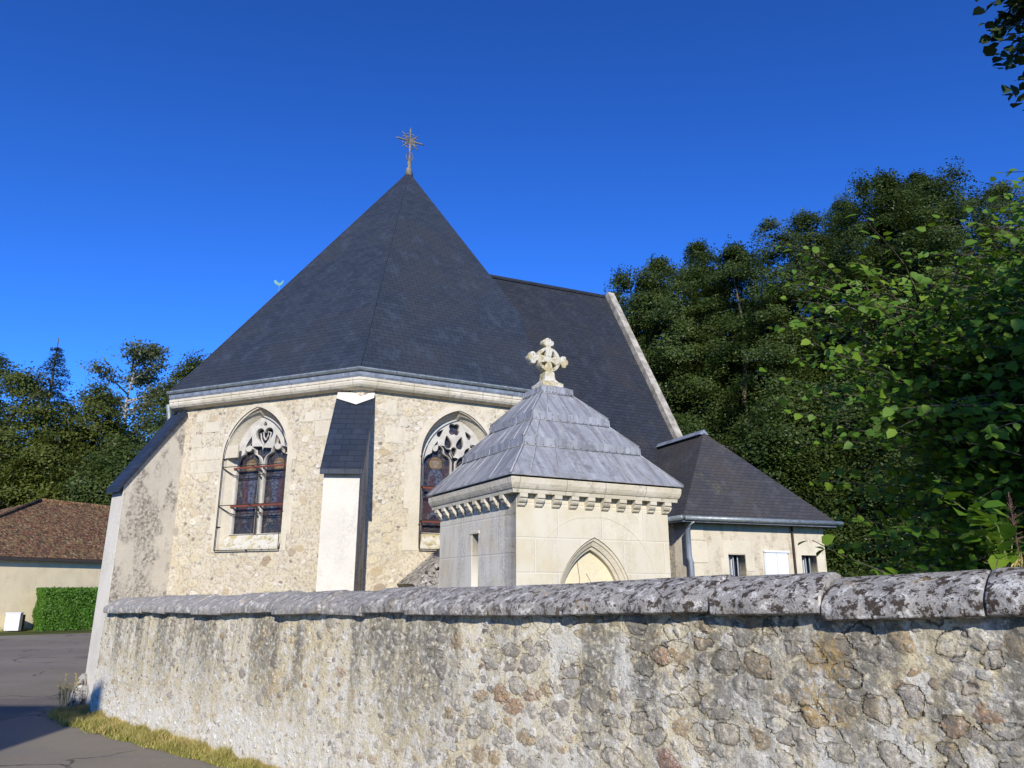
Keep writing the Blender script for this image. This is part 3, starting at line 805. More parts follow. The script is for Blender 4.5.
# stained glass: dark leaded panes, deep blue and violet with figures
def glass_mat():
    k = MT('stained_glass', .35, .45)
    v = k.warp(k.mapped((1, 1, 1), src=k.co('UV')), 6, .06)
    col = k.n('SeparateColor', [k.vor(17, v, out=1)])
    c = k.ramp(col, [(0, (.016, .018, .034)), (.35, (.030, .026, .048)), (.55, (.018, .03, .04)), (.75, (.06, .024, .032)), (.9, (.05, .05, .06)), (1, (.10, .09, .08))])
    e = k.vor(17, v, 'DISTANCE_TO_EDGE')
    lead = k.sstep(e, .055, .02)
    c = k.mix(lead, c, (.085, .085, .085))
    k.color(c); k.bump(k.math('ADD', lead, col), .006); return k.m
M['glass'] = glass_mat()
M['fig_robe'] = plain('figure_robe_glass', (.055, .062, .090), .5, .4, 0, .7, 30)
M['fig_red'] = plain('figure_red_glass', (.055, .028, .040), .5, .4, 0, .5, 30)
M['fig_skin'] = plain('figure_face_glass', (.19, .15, .11), .5, .4, 0, .2, 30)
M['fig_halo'] = plain('figure_halo_glass', (.17, .11, .05), .5, .4, 0, .3, 30)
def trefoil_lancet(c, hw, z0, s):
    pts = [(c - hw, z0), (c + hw, z0)]
    R = arc(.40, 0, .60, -10, 75, 5)
    T = arc(0, .80, .42, -12, 90, 6)
    half = R + T
    pts += [(c + x * hw, s + z * hw) for x, z in half]
    pts += [(c - x * hw, s + z * hw) for x, z in half[::-1][1:]]
    return pts
def heart(c, z, k):
    out = []
    for i in range(28):
        t = 2 * PI * i / 28
        x = 16 * math.sin(t) ** 3; y = 13 * math.cos(t) - 5 * math.cos(2 * t) - 2 * math.cos(3 * t) - math.cos(4 * t)
        out.append((c - x * k, z + y * k))
    return out
def drop(c, z, L, w, ang, n=18):
    """flame-shaped opening pointing along ang"""
    out = []
    for i in range(n):
        t = 2 * PI * i / n
        y = -math.cos(t) * .5; x = math.sin(t) * w * (.62 - y * .75) * .9
        a = rad(ang)
        X, Y = x, y * L
        out.append((c + X * math.cos(a) - Y * math.sin(a), z + X * math.sin(a) + Y * math.cos(a)))
    return out
def foil(c, z, r, k, n=32, rot=0):
    return [(c + r * (.68 + .32 * abs(math.cos(k * (t + rot) / 2))) * math.cos(t), z + r * (.68 + .32 * abs(math.cos(k * (t + rot) / 2))) * math.sin(t)) for t in (2 * PI * i / n for i in range(n))]
def window(fr, w, style):
    c, hw, z0, sp, apx = w['c'], w['hw'], w['sill'], w['spring'], w['apex']
    ih, iz0, iap = hw - .085, z0 + .22, apx - .11
    D = -.135
    outer = arch(c, hw, z0, sp, apx); inner = arch(c, ih, iz0, sp - .0, iap)
    # dressed surround, flush but slightly proud, with toothed quoins
    sur = []
    og = arch(c, hw + .10, sp, sp, apx + .11)
    g = random.Random(style)
    right = []; z = z0 - .02
    while z < sp + .02:
        h = g.uniform(.22, .34); e = g.choice((.10, .17, .27)); right += [(c + hw + e, z), (c + hw + e, min(z + h, sp + .02))]; z += h
    left = []; z = z0 - .02
    while z < sp + .02:
        h = g.uniform(.22, .34); e = g.choice((.10, .17, .25)); left += [(c - hw - e, z), (c - hw - e, min(z + h, sp + .02))]; z += h
    ring = right + og[3:-1] + left[::-1]
    root = obj('window', plate(fr, [ring, outer], -.06, .006), M['dressed'], church)
    # splayed reveal and sloping sill
    b = B()
    mid = [( (a[0] * .5 + b_[0] * .5), (a[1] * .5 + b_[1] * .5)) for a, b_ in zip(outer, inner)]
    b.loft([[fr(u, z, .004) for u, z in outer], [fr(c + (u - c) * .985, z - (.01 if z > sp else 0), -.03) for u, z in outer], [fr(u, z, D * .6) for u, z in mid], [fr(u, z, D - .02) for u, z in inner]], True)
    obj('reveal', b.done(), M['dressed'], root)
    b = B(); b.hexa([fr(c - hw + .02, z0 - .01, .012), fr(c + hw - .02, z0 - .01, .012), fr(c + ih, z0 + .0, D), fr(c - ih, z0 + .0, D), fr(c - hw + .02, z0 + .035, .012), fr(c + hw - .02, z0 + .035, .012), fr(c + ih, iz0 + .01, D), fr(c - ih, iz0 + .01, D)])
    obj('sill', b.done(), M['cross_stone'], root)
    # tracery
    lw = ih / 2 - .034
    lc = ih / 2 + .012
    holes = []
    if style == 1:
        ls = sp - .06
        holes = [trefoil_lancet(c - lc, lw, iz0 + .03, ls), trefoil_lancet(c + lc, lw, iz0 + .03, ls),
                 heart(c, sp + .355, .0108), foil(c, sp + .545, .036, 3, rot=.5), drop(c - .27, sp + .25, .26, .11, -14), drop(c + .27, sp + .25, .26, .11, 14)]
        holes[-2] = [(max(x, c - ih + .03), z) for x, z in holes[-2]]
    else:
        ls = sp - .06
        holes = [trefoil_lancet(c - lc, lw, iz0 + .03, ls), trefoil_lancet(c + lc, lw, iz0 + .03, ls),
                 foil(c, sp + .49, .105, 4, rot=PI / 4), drop(c - .105, sp + .28, .20, .10, 12), drop(c + .105, sp + .28, .20, .10, -12),
                 drop(c - .30, sp + .21, .19, .07, -15), drop(c + .30, sp + .21, .19, .07, 15), drop(c - .235, sp + .41, .14, .06, -40), drop(c + .235, sp + .41, .14, .06, 40), drop(c, sp + .13, .15, .075, 180)]
    obj('tracery', plate(fr, [arch(c, ih + .03, iz0, sp, iap + .03)] + holes, D - .085, D - .005, .010), M['tracery'], root)
    if style == 1:                       # carved knot inside the heart
        b = B()
        for s in (-1, 1):
            b.tube([fr(c + s * .01, sp + .22, D - .04), fr(c + s * .08, sp + .31, D - .05), fr(c + s * .10, sp + .41, D - .05), fr(c + s * .045, sp + .43, D - .05), fr(c + s * .04, sp + .36, D - .05), fr(c, sp + .30, D - .05)], .012, 6)
        obj('knot', b.done(), M['tracery'], root)
    obj('glass', plate(fr, [arch(c, ih, iz0, sp, iap)], D - .105, D - .09), M['glass'], root)
    # a standing figure in each light
    for s in (-1, 1):
        cx = c + s * lc; z = iz0 + .30; k = lw / .18
        if style == 1:
            pass
        e = D - .089
        robe = [(cx - .095 * k, z), (cx + .10 * k, z), (cx + .085 * k, z + .35), (cx + .11 * k, z + .58), (cx + .05 * k, z + .70), (cx - .05 * k, z + .70), (cx - .11 * k, z + .56), (cx - .07 * k, z + .33)]
        pf = plate(fr, [robe], e, e + .004); obj('figure_robe', pf, M['fig_robe'], root)
        obj('figure_halo', plate(fr, [arc(cx, z + .78, .085 * k, 0, 345, 16)], e, e + .003), M['fig_halo'], root)
        obj('figure_face', plate(fr, [arc(cx, z + .775, .048 * k, 0, 345, 12)], e + .003, e + .006), M['fig_skin'], root)
        obj('figure_cloak', plate(fr, [[(cx + .01 * s, z + .05), (cx + .09 * k * s, z + .02), (cx + .08 * k * s, z + .55), (cx + .03 * s, z + .62)]], e + .004, e + .007), M['fig_red'], root)
        b = B()
        for i in range(9): b.box(fr, cx - lw, cx + lw, iz0 + .06 + i * .135, iz0 + .066 + i * .135, D - .095, D - .083)
        for du in (-.33, .33): b.box(fr, cx + du * lw * 1.6 - .003, cx + du * lw * 1.6 + .003, iz0 + .02, sp + .1, D - .095, D - .083)
        obj('lead_bar', b.done(), M['wood_dark'], root)
    # iron guard frame standing off the wall, with red cross bars and stays
    b = B()
    fo = [fr(c + (u - c) * 1.0, z, .05) for u, z in outer]
    b.tube(fo + [fo[0]], .008, 6)
    for u, z in ((c - hw, z0 + .35), (c - hw, sp), (c + hw, z0 + .55), (c + hw, sp), (c, z0)): b.tube([fr(u, z, .05), fr(u, z, -.03)], .012, 6)
    obj('guard_frame', b.done(), M['iron'], root)
    zs = (3.45, 2.86) if style == 1 else (3.10, 2.60)
    for z in zs:
        b = B(); b2 = B()
        b.box(fr, c - ih + .0, c + ih, z - .012, z + .014, D + .01, D + .03)
        b2.tube([fr(c - hw, z - .0, .05), fr(c - .05, z - .0, .05), fr(c + hw, z, .05)], .007, 6)
        b2.tube([fr(c - hw, z, .05), fr(c - ih + .04, z - .12, D + .02), fr(c + ih, z - .12, D + .02)], .006, 6)
        b2.tube([fr(c - .02, z, .05), fr(c + .10, z - .12, D + .02)], .006, 6)
        obj('cross_bar', b.done(), M['iron_red'], root); obj('stay', b2.done(), M['iron'], root)
window(fA, WIN_A, 1); window(fB, WIN_B, 2)
# iron downpipe round the far corner
b = B(); fC = frame(C2, C1); b.tube([fC(2.9, 4.7, .22), fC(2.9, 4.35, .16), fC(2.9, 0, .14)], .04, 8); obj('downpipe', b.done(), M['gutter'], church)
gs = C1 + Vector((-.47, -.28, 0)) + Vector((math.sin(rad(222)), math.cos(rad(222)), 0)) * .35
st = thing('foot_shade_stone', 'rounded stone standing in for the shaded foot of the corner buttress', 'stand-in stone', tuple(gs))  # block stands in for the dark shade on the buttress base
b = B()
b.loft([[gs + Vector((r * math.cos(t) * (1 + .08 * math.sin(3 * t)) + dx, r * math.sin(t) + dx, z)) for t in (2 * PI * k / 14 for k in range(14))] for r, z, dx in ((.125, -.02, 0), (.12, .15, .01), (.10, .30, .02), (.06, .42, .03), (.02, .46, .03))], True, True)
obj('stone', b.done(), M['lichen'], st, True)
# roof cross: openwork gilt iron with rays and scrolls
b = B(); A0 = APEX + Vector((0, 0, -.12))
cz = APEX.z + .80; cx, cy = APEX.x, APEX.y
xd = Vector((.88, .47, 0)).normalized()
def xp(u, z): return Vector((cx, cy, cz + z)) + xd * u
b.tube([A0, APEX + Vector((0, 0, .06)), APEX + Vector((0, 0, .12)), APEX + Vector((0, 0, .22)), APEX + Vector((0, 0, .36)), APEX + Vector((0, 0, .42)), xp(0, 0)], [.10, .07, .035, .05, .035, .022, .018], 8)
b.tube([xp(0, -.2), xp(0, .30), xp(0, .36)], [.018, .018, .004], 6)
for s in (-1, 1):
    b.tube([xp(0, 0), xp(s * .28, 0), xp(s * .36, 0)], [.02, .02, .004], 6)
    for z in (-1, 1):
        b.tube([xp(0, 0), xp(s * .15, z * .15), xp(s * .21, z * .21)], [.014, .014, .003], 6)
        for (a0, b0, sc) in ((.14, .05, 1), (.05, .14, 1)):
            pts = [xp(s * (a0 + .045 * math.cos(t)), z * (b0 + .045 * math.sin(t))) for t in np.linspace(0, 5.6, 10)]
            b.tube(pts, .012, 5)
    b.tube([xp(s * .03, -.75 + .2), xp(s * .09, -.62 + .2), xp(s * .06, -.52 + .2), xp(s * .02, -.50 + .2)], .010, 5)
b.tube([xp(.07 * math.cos(t), .07 * math.sin(t)) for t in np.linspace(0, 2 * PI, 14)], .014, 5)
obj('roof_cross', b.done(), M['gilt'], church, True)
# bell turret behind the apse roof, carrying the weathercock
tx, ty = -7.40, 22.2
b = B()
oc = lambda r, z: [Vector((tx + r * math.cos(t), ty + r * math.sin(t), z)) for t in (2 * PI * (k + .5) / 8 for k in range(8))]
b.loft([oc(1.0, 0), oc(1.0, 5.4)], True, True); obj('turret', b.done(), M['rubble'], church)
b = B(); b.loft([oc(1.15, 5.4), oc(.6, 7.2), oc(.06, 10.3)], True, True); obj('turret_spire', b.done(), M['slate'], church)
M['verdigris'] = plain('verdigris_copper', (.15, .32, .28), .6, .4, .2)
b = B(); b.tube([(tx, ty, 10.2), (tx, ty, 10.95)], .010, 6)
WX = frame((tx, ty), (tx + .9, ty + .45))
cock = [(-.20, .02), (-.26, .10), (-.28, .22), (-.20, .26), (-.13, .19), (-.05, .13), (.05, .15), (.10, .24), (.13, .30), (.17, .31), (.19, .27), (.24, .25), (.18, .22), (.16, .12), (.10, .03), (.0, -.03), (-.1, -.02)]
me = plate(WX, [[(u * .62, z * .62 + 10.93) for u, z in cock]], -.010, .010, .003)
o = obj('weathercock_post', b.done(), M['verdigris'], church); obj('weathercock', me, M['verdigris'], o)

# ------------------------------------------------------------------ lean-to between church and chapel
lt = thing('stone_lean_to', 'low grey lean-to with a raking stone edge between the church wall and the chapel', 'lean-to', tuple(fB(1.4, 0, .4)))
b = B()
b.prism([fB(.72, 1.66, .02), fB(1.75, 2.52, .02), fB(1.75, 2.58, .02), (fB(.66, 1.70, .02))], fB.n * .62)
obj('raking_edge', b.done(), M['lichen'], lt)
b = B()
b.hexa([fB(.60, 1.60, .9), fB(2.0, 1.60, .9), fB(2.0, 1.60, .64), fB(.74, 1.60, .64), fB(.60, 1.63, .9), fB(2.0, 1.63, .9), fB(2.0, 1.90, .64), fB(.93, 1.88, .64)])
obj('apron_roof', b.done(), M['lichen'], lt)
b = B(); b.box(fB, .8, 2.0, 0, 1.60, .06, .80); obj('base_wall', b.done(), M['ashlar_dirty'], lt)
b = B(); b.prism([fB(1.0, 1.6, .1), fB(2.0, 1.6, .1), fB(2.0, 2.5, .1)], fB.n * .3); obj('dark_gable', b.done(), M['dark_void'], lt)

# ------------------------------------------------------------------ funerary chapel
E0 = Vector((.044, 8.0, 0)); dv = Vector((.88, .474, 0)).normalized(); dl = Vector((-dv.y, dv.x, 0)); CW = 2.04
ER, EL, EB = E0 + dv * CW, E0 + dl * CW, E0 + dl * CW + dv * CW
CC = E0 + (dv + dl) * CW / 2
chapel = thing('funerary_chapel', 'small square limestone chapel with a stepped lead roof and a row of corbels', 'chapel', (CC.x, CC.y, 0))
f1, f2, f3, f4 = frame(E0, ER), frame(EL, E0), frame(ER, EB), frame(EB, EL)
ZT = 2.70
nar = arch(.985, .50, .25, 1.45, 2.19)
obj('front_wall', plate(f1, [[(0, 0), (CW, 0), (CW, ZT), (0, ZT)], nar], -.26, 0), M['ashlar'], chapel)
slit = [(.97, 1.2), (1.13, 1.2), (1.13, 2.25), (.97, 2.25)]
obj('side_wall', plate(f2, [[(0, 0), (CW - .001, 0), (CW - .001, ZT), (0, ZT)], slit], -.26, 0), M['ashlar_dirty'], chapel)
b = B(); b.box(f3, .262, CW, 0, ZT, -.26, -.001); b.box(f4, .26, CW - .26, 0, ZT, -.26, -.001)
obj('rear_wall', b.done(), M['ashlar_dirty'], chapel)
b = B(); b.box(f2, .9, 1.2, 1.1, 2.3, -.4, -.262); obj('slit_darkness', b.done(), M['dark_void'], chapel)
b = B(); b.box(f2, .93, 1.16, 2.253, 2.285, -.03, .012, .004); b.box(f2, .945, .966, 1.2, 2.25, -.03, .006)
obj('slit_lintel', b.done(), M['ashlar_dirty'], chapel)
# stepped mouldings of the doorway and blind panel
b = B()
a0, a1, a2, a3 = nar, arch(.985, .475, .25, 1.45, 2.155), arch(.985, .43, .25, 1.45, 2.10), arch(.985, .40, .25, 1.45, 2.06)
b.loft([[f1(u, z, w) for u, z in a] for a, w in ((nar, .004), (nar, -.012), (a1, -.018), (a1, -.03), (a2, -.055), (a2, -.075), (a3, -.085), (a3, -.16))], True)
arm = obj('arch_moulding', b.done(), M['dressed'], chapel)
obj('blind_panel', plate(f1, [a3], -.19, -.14), M['plaster_panel'], chapel)
b = B()
b.tube([f1(.86, 1.5, -.138), f1(.87, 1.75, -.138), f1(.835, 1.98, -.138)], .0035, 4); b.tube([f1(.96, 1.80, -.138), f1(1.05, 1.66, -.138), f1(1.08, 1.5, -.138)], .003, 4)
obj('crack', b.done(), M['wood_dark'], chapel)
# hairline joints of the great relieving arch
b = B()
ra = arch(.985, .84, 1.3, 1.62, 2.41, 10)
b.tube([f1(*p, .0005) for p in ra[2:]], .003, 4)
obj('arch_joint', b.done(), M['dressed'], chapel)
# cornice rings
def sq(h, z, round_=0): return [CC + (dv * sx + dl * sy) * h + Vector((0, 0, z)) for sx, sy in ((-1, -1), (1, -1), (1, 1), (-1, 1))]
H0 = CW / 2
b = B()
b.loft([sq(H0 + d, z) for d, z in ((-.2, 2.62), (.085, 2.62), (.09, 2.66), (.10, 2.665), (.105, 2.675), (.112, 2.69), (.122, 2.72), (.125, 2.775), (.115, 2.785), (-.2, 2.786))], True)
obj('cornice', b.done(), M['cornice'], chapel)
def corbel(fr, u):
    b = B()
    pr = [(-.02, 2.618), (.088, 2.618), (.088, 2.575), (.070, 2.568), (.070, 2.553), (.055, 2.53), (.030, 2.515), (.030, 2.50), (.012, 2.485), (-.02, 2.485)]
    hw = .047
    b.prism([fr(u - hw, z, w) for w, z in pr], fr.a * (2 * hw))
    bmesh.ops.bevel(b.bm, geom=b.bm.edges[:], offset=.004, segments=1, affect='EDGES')
    obj('corbel', b.done(), M['cornice'], chapel)
for fr in (f1, f2, f3, f4):
    for i in range(10 if fr is not f2 else 9):
        corbel(fr, .05 + i * (CW - .1) / (9 if fr is not f2 else 8.6))
# stepped lead roof
tiers = [(1.165, 2.80), (1.165, 2.815), (.815, 3.20), (.808, 3.305), (.555, 3.575), (.548, 3.68), (.235, 4.005), (.228, 4.095), (.10, 4.165)]
b = B(); b.loft([sq(h, z) for h, z in tiers], True, True)
obj('lead_roof', b.done(), M['lead'], chapel)
b = B(); rr = random.Random(5)
for k, (t0, t1) in enumerate(((1, 2), (3, 4), (5, 6))):
    (h0, z0), (h1, z1) = tiers[t0], tiers[t1]
    for side in range(4):
        a, c_ = ((dv, -dl), (dl, dv), (-dv, dl), (-dl, -dv))[side]
        nn = (7, 5, 3)[k]
        for i in range(nn):
            if rr.random() < .15: continue
            s = -1 + 2 * (i + .5 + rr.uniform(-.24, .24)) / nn
            p0 = CC + c_ * h0 + a * s * h0 * .97 + Vector((0, 0, z0)); p1 = CC + c_ * h1 + a * s * h1 * .97 + Vector((0, 0, z1))
            b.tube([p0, p1, CC + c_ * (h1 - .005) + a * s * h1 * .97 + Vector((0, 0, z1 + .085))], .009, 6)
        # nails and upstand lap of each step
        q0 = CC + c_ * (h1 + .004) - a * h1 + Vector((0, 0, z1 + .003)); q1 = CC + c_ * (h1 + .004) + a * h1 + Vector((0, 0, z1 + .003))
        b.tube([q0, q1], .008, 5)
        m = 16 if k == 0 else 10
        for i in range(m):
            p = q0.lerp(q1, (i + .5) / m) + Vector((0, 0, .018)); b.tube([p, p + c_ * .010], .006, 5)
    for sx, sy in ((-1, -1), (1, -1), (1, 1), (-1, 1)):
        dgl = dv * sx + dl * sy
        b.tube([CC + dgl * h0 + Vector((0, 0, z0)), CC + dgl * h1 + Vector((0, 0, z1)), CC + dgl * (h1 - .005) + Vector((0, 0, z1 + .088))], .014, 6)
obj('lead_roll', b.done(), M['lead_seam'], chapel, True)
# ringed stone cross
xc = chapel
XA = dv  # cross faces the front
fx = frame(CC - dv * 0 + Vector((0, 0, 0)), CC + dv)
zb = 4.15
b = B()
b.loft([[fx(u * s, zb + z, w * s) for u, w in ((-1, 1), (1, 1), (1, -1), (-1, -1))] for s, z in ((.15, -.03), (.15, .03), (.105, .06), (.075, .10), (.065, .20))], True, True)
cb = obj('cross_base', b.done(), M['cross_stone'], chapel)
zc = zb + .365
holes = []
for k in range(4):
    a = PI / 4 + k * PI / 2
    p = (math.cos(a) * .098, zc + math.sin(a) * .098)
    d1 = (math.cos(a), math.sin(a)); d2 = (-d1[1], d1[0])
    holes.append([(p[0] + d1[0] * .030 + d2[0] * .052, p[1] + d1[1] * .030 + d2[1] * .052), (p[0] - d1[0] * .060, p[1] - d1[1] * .060), (p[0] + d1[0] * .030 - d2[0] * .052, p[1] + d1[1] * .030 - d2[1] * .052)])
o = obj('cross_ring', plate(fx, [arc(0, zc, .168, 0, 350, 35)] + holes, -.058, .058, .004), M['cross_stone'], chapel)
for k in range(4):
    a = k * PI / 2; d1 = (math.cos(a), math.sin(a)); d2 = (-d1[1], d1[0])
    shp = [(-.045, .15), (-.045, .20), (-.085, .215), (-.10, .25), (-.085, .285), (-.05, .29), (-.035, .315), (0, .325), (.035, .315), (.05, .29), (.085, .285), (.10, .25), (.085, .215), (.045, .20), (.045, .15)]
    if k == 3: shp = [(-.06, .13), (-.075, .24), (.075, .24), (.06, .13)]
    obj('cross_arm', plate(fx, [[(d1[0] * l * .93 + d2[0] * s * .86, zc + d1[1] * l * .93 + d2[1] * s * .86) for s, l in shp]], -.05, .05, .010), M['cross_stone'], o)

# ------------------------------------------------------------------ sacristy on the right
ha = Vector((.927, .375, 0)).normalized(); hb = Vector((-ha.y, ha.x, 0))
HL = Vector((2.62, 11.5, 0)) + ha * .14 + hb * .17
hf = frame(HL, HL + ha)
HWD = 2.70; ZH = 2.62
house = thing('sacristy', 'low stone annex with a lichened slate hipped roof, barred window and white shutter', 'building', tuple(HL))
w1 = [(.74, 1.55), (1.06, 1.55), (1.06, 2.15), (.74, 2.15)]; w2 = [(2.19, 1.55), (2.50, 1.55), (2.50, 2.16), (2.19, 2.16)]
w3 = [(1.44, 1.40), (1.88, 1.40), (1.88, 2.19), (1.44, 2.19)]
M['annex'] = render_coat('annex_masonry', (.56, .50, .39), (.34, .28, .19), .85, 2.6, .46)
obj('wall', plate(hf, [[(0, 0), (HWD, 0), (HWD, ZH), (0, ZH)], w1, w2], -.35, 0), M['annex'], house)
hs = frame(HL + hb * 4, HL)
b = B(); b.box(hs, 0, 3.65, 0, ZH, -.35, 0); obj('side_wall', b.done(), M['rubble'], house)
hr = frame(HL + ha * HWD, HL + ha * HWD + hb * 4)
b = B(); b.box(hr, .35, 4, 0, ZH, -.35, 0); obj('side_wall', b.done(), M['rubble'], house)
for ua, ub, z0_, z1_ in ((0, .30, 2.36, 2.61), (.0, .36, 2.02, 2.34), (0, .26, 1.6, 2.0)):
    b = B(); b.box(hf, ua - .004, ub, z0_, z1_, -.02, .008, .006); obj('quoin', b.done(), M['dressed'], house)
for w in (w1, w2):
    a_, c_ = w[0][0], w[1][0]
    obj('window_surround', plate(hf, [[(a_ - .14, 1.6), (a_ - .004, 1.6), (a_ - .004, 2.163), (c_ + .004, 2.163), (c_ + .004, 1.9), (c_ + .17, 1.9), (c_ + .17, 2.165), (c_ + .12, 2.168), (c_ + .12, 2.37), (a_ - .10, 2.37), (a_ - .10, 2.10), (a_ - .14, 2.10)]], -.02, .007), M['dressed'], house)
for w in (w1, w2):
    b = B(); b.box(hf, w[0][0], w[1][0], 1.55, 2.16, -.20, -.16); o = obj('window', b.done(), M['dark_void'], house)
    b = B()
    for i in range(3): b.tube([hf(w[0][0] + .07 + i * .085, 1.56, -.09), hf(w[0][0] + .07 + i * .085, 2.15, -.09)], .013, 6)
    obj('bar', b.done(), M['zinc'], o)
    b = B(); b.box(hf, w[0][0] + .002, w[0][0] + .03, 1.56, 2.14, -.155, -.12); b.box(hf, w[0][0] + .14, w[0][0] + .165, 1.56, 2.14, -.155, -.12); b.box(hf, w[0][0] + .002, w[1][0] - .10, 1.64, 1.67, -.15, -.13); obj('frame', b.done(), M['white_paint'], o)
b = B(); b.box(hf, 1.44, 1.658, 1.40, 2.19, .005, .035, .003); b.box(hf, 1.664, 1.88, 1.40, 2.19, .005, .035, .003); sh = obj('shutter', b.done(), M['white_paint'], house)
b = B(); b.box(hf, 1.41, 1.91, 2.192, 2.225, -.01, .05, .003); b.box(hf, 1.415, 1.437, 1.4, 2.19, -.01, .03, .002); obj('frame', b.done(), M['white_paint'], sh)
# roof
ov = .17
e = [HL + ha * -ov + hb * 4.3, HL + ha * -ov - hb * ov, HL + ha * (HWD + ov) - hb * ov, HL + ha * (HWD + ov) + hb * 4.3]
ez = Vector((0, 0, 2.69)); apx1 = HL + ha * (HWD / 2) + hb * 1.22 + Vector((0, 0, 4.36)); apx2 = HL + ha * (HWD / 2) + hb * 4.3 + Vector((0, 0, 4.36))
b = B(); V = [b.bm.verts.new(p) for p in (e[0] + ez, e[1] + ez, e[2] + ez, e[3] + ez, apx1, apx2)]
for f in ((1, 2, 4), (0, 1, 4, 5), (2, 3, 5, 4)): b.bm.faces.new([V[i] for i in f])
obj('roof', b.done(), M['slate_old'], house)
b = B(); b.hexa([p + Vector((0, 0, 2.62)) for p in e] + [p + Vector((0, 0, 2.685)) for p in e]); obj('eaves', b.done(), M['wood_dark'], house)
b = B()
for p, q_ in ((e[0], e[1]), (e[1], e[2]), (e[2], e[3])):
    gdir = (q_ - p).normalized(); gn = Vector((gdir.y, -gdir.x, 0))
    b.tube([p + gn * .045 - gdir * .0 + Vector((0, 0, 2.67)), q_ + gn * .045 + gdir * .05 + Vector((0, 0, 2.675))], .038, 10)
obj('gutter', b.done(), M['gutter'], house, True)
b = B()
for p, q_ in ((e[0], e[1]), (e[1], e[2]), (e[2], e[3])):
    gdir = (q_ - p).normalized(); gn = Vector((gdir.y, -gdir.x, 0))
    b.tube([p + gn * .02 + Vector((0, 0, 2.625)), q_ + gn * .02 + gdir * .02 + Vector((0, 0, 2.625))], .014, 6)
obj('drip_edge', b.done(), M['zinc'], house)
b = B(); b.prism([apx1 + Vector((0, 0, .02)) + ha * .10 - Vector((0, 0, .05)), apx1 + Vector((0, 0, .06)), apx1 + Vector((0, 0, .02)) - ha * .10 - Vector((0, 0, .05))], apx2 - apx1)
obj('ridge', b.done(), M['zinc'], house)
b = B(); b.tube([hf(-.02, 2.64, .18), hf(-.03, 2.50, .06), hf(-.03, 2.1, .06), hf(.0, 2.02, .06), hf(.0, 0, .06)], .045, 10); obj('downpipe', b.done(), M['zinc'], house, True)
b = B(); b.tube([hf(2.02, 2.62, .03), hf(2.02, 0, .03)], .018, 6); obj('cable_pipe', b.done(), M['iron'], house)

# ------------------------------------------------------------------ barn, hedge and cabinet over the road
ba = Vector((2.1, 4.6, 0)).normalized(); bn = Vector((-ba.y, ba.x, 0))
b0 = Vector((-20, 30, 0)) - ba * 3.2
barn = thing('barn', 'low cream rendered barn with a mossy brown tile hipped roof across the road', 'barn', tuple(b0))
bf = frame(b0 + Vector((0, 0, 0)), b0 + ba)     # outward = +x side
LB, WB = 22, 6.4
b = B(); b.box(bf, 0, LB, 0, 2.86, -WB, 0); obj('wall', b.done(), M['barn_render'], barn)
o_ = .22
ec = [bf(-o_, 2.84, o_), bf(LB + o_, 2.84, o_), bf(LB + o_, 2.84, -WB - o_), bf(-o_, 2.84, -WB - o_)]
ra_, rb_ = bf(6.6, 5.5, -WB / 2), bf(LB, 5.5, -WB / 2)
b = B(); V = [b.bm.verts.new(p) for p in ec + [ra_, rb_]]
for f in ((0, 1, 5, 4), (1, 2, 5), (2, 3, 4, 5), (3, 0, 4)): b.bm.faces.new([V[i] for i in f])
obj('roof', b.done(), M['tiles'], barn)
b = B(); b.hexa([p - Vector((0, 0, .14)) for p in ec] + [p - Vector((0, 0, .01)) for p in ec]); obj('eaves', b.done(), M['wood_dark'], barn)
b = B()
b.tube([ra_, rb_], .10, 7); b.tube([ec[0], ra_], .09, 7); obj('ridge', b.done(), M['tiles'], barn, True)

def hedge():
    p0, p1 = Vector((-18.35, 30.7, 0)), Vector((-15.2, 34.2, 0))
    fr = frame(p0, p1); L = fr.L
    t = thing('clipped_hedge', 'bright green clipped box hedge standing against the cream barn', 'hedge', tuple(p0))
    g = np.random.default_rng(4); n = 26000
    u = g.random(n) * L; z = g.random(n) * 1.62 + .02; w = -g.random(n) * 1.1
    f = g.integers(0, 4, n)
    w = np.where(f < 2, -g.random(n) ** 2 * .12 + .02, w); z = np.where(f == 2, 1.62 + .03 * g.normal(size=n) - .06 * g.random(n), z); u = np.where(f == 3, g.random(n) ** 2 * .15 - .02, u)
    u += .04 * np.sin(z * 7); w += .05 * np.sin(u * 3) + .03 * np.sin(u * 11 + z * 6)
    edge = np.minimum(1, (1.66 - z) / .15); w -= (1 - edge) * .06
    a, nn = np.array(fr.a), np.array(fr.n)
    P = np.array(p0) + u[:, None] * a + w[:, None] * nn + z[:, None] * np.array([0, 0, 1])
    N_ = np.where((f < 2)[:, None], nn, np.where((f == 2)[:, None], [0, 0, 1.], -a)) + g.normal(size=(n, 3)) * .6
    obj('foliage', leaf_mesh(P, N_, g.normal(size=(n, 3)), .075 * (.6 + .8 * g.random(n)), QUAD), M['leaf_hedge'], t)
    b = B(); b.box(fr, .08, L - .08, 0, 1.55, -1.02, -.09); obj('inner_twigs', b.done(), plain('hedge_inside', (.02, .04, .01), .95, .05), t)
hedge()
cf = frame((-19.55, 30.3), (-18.98, 30.45))
cab = thing('utility_cabinet', 'small white utility cabinet with a dark side on the verge left of the hedge', 'cabinet', tuple(cf(.3, 0, -.15)))
b = B(); b.box(cf, 0, .50, .05, .68, -.28, 0, .012); obj('body', b.done(), M['white_paint'], cab)
b = B(); b.box(cf, -.02, .52, .68, .72, -.30, .03, .008); obj('lid', b.done(), M['white_paint'], cab)
b = B(); b.box(cf, .05, .45, .12, .62, .002, .012, .003); obj('door', b.done(), M['white_paint'], cab)
b = B(); b.box(cf, .502, .59, .05, .64, -.30, -.02, .004); obj('dark_side', b.done(), M['wood_dark'], cab)

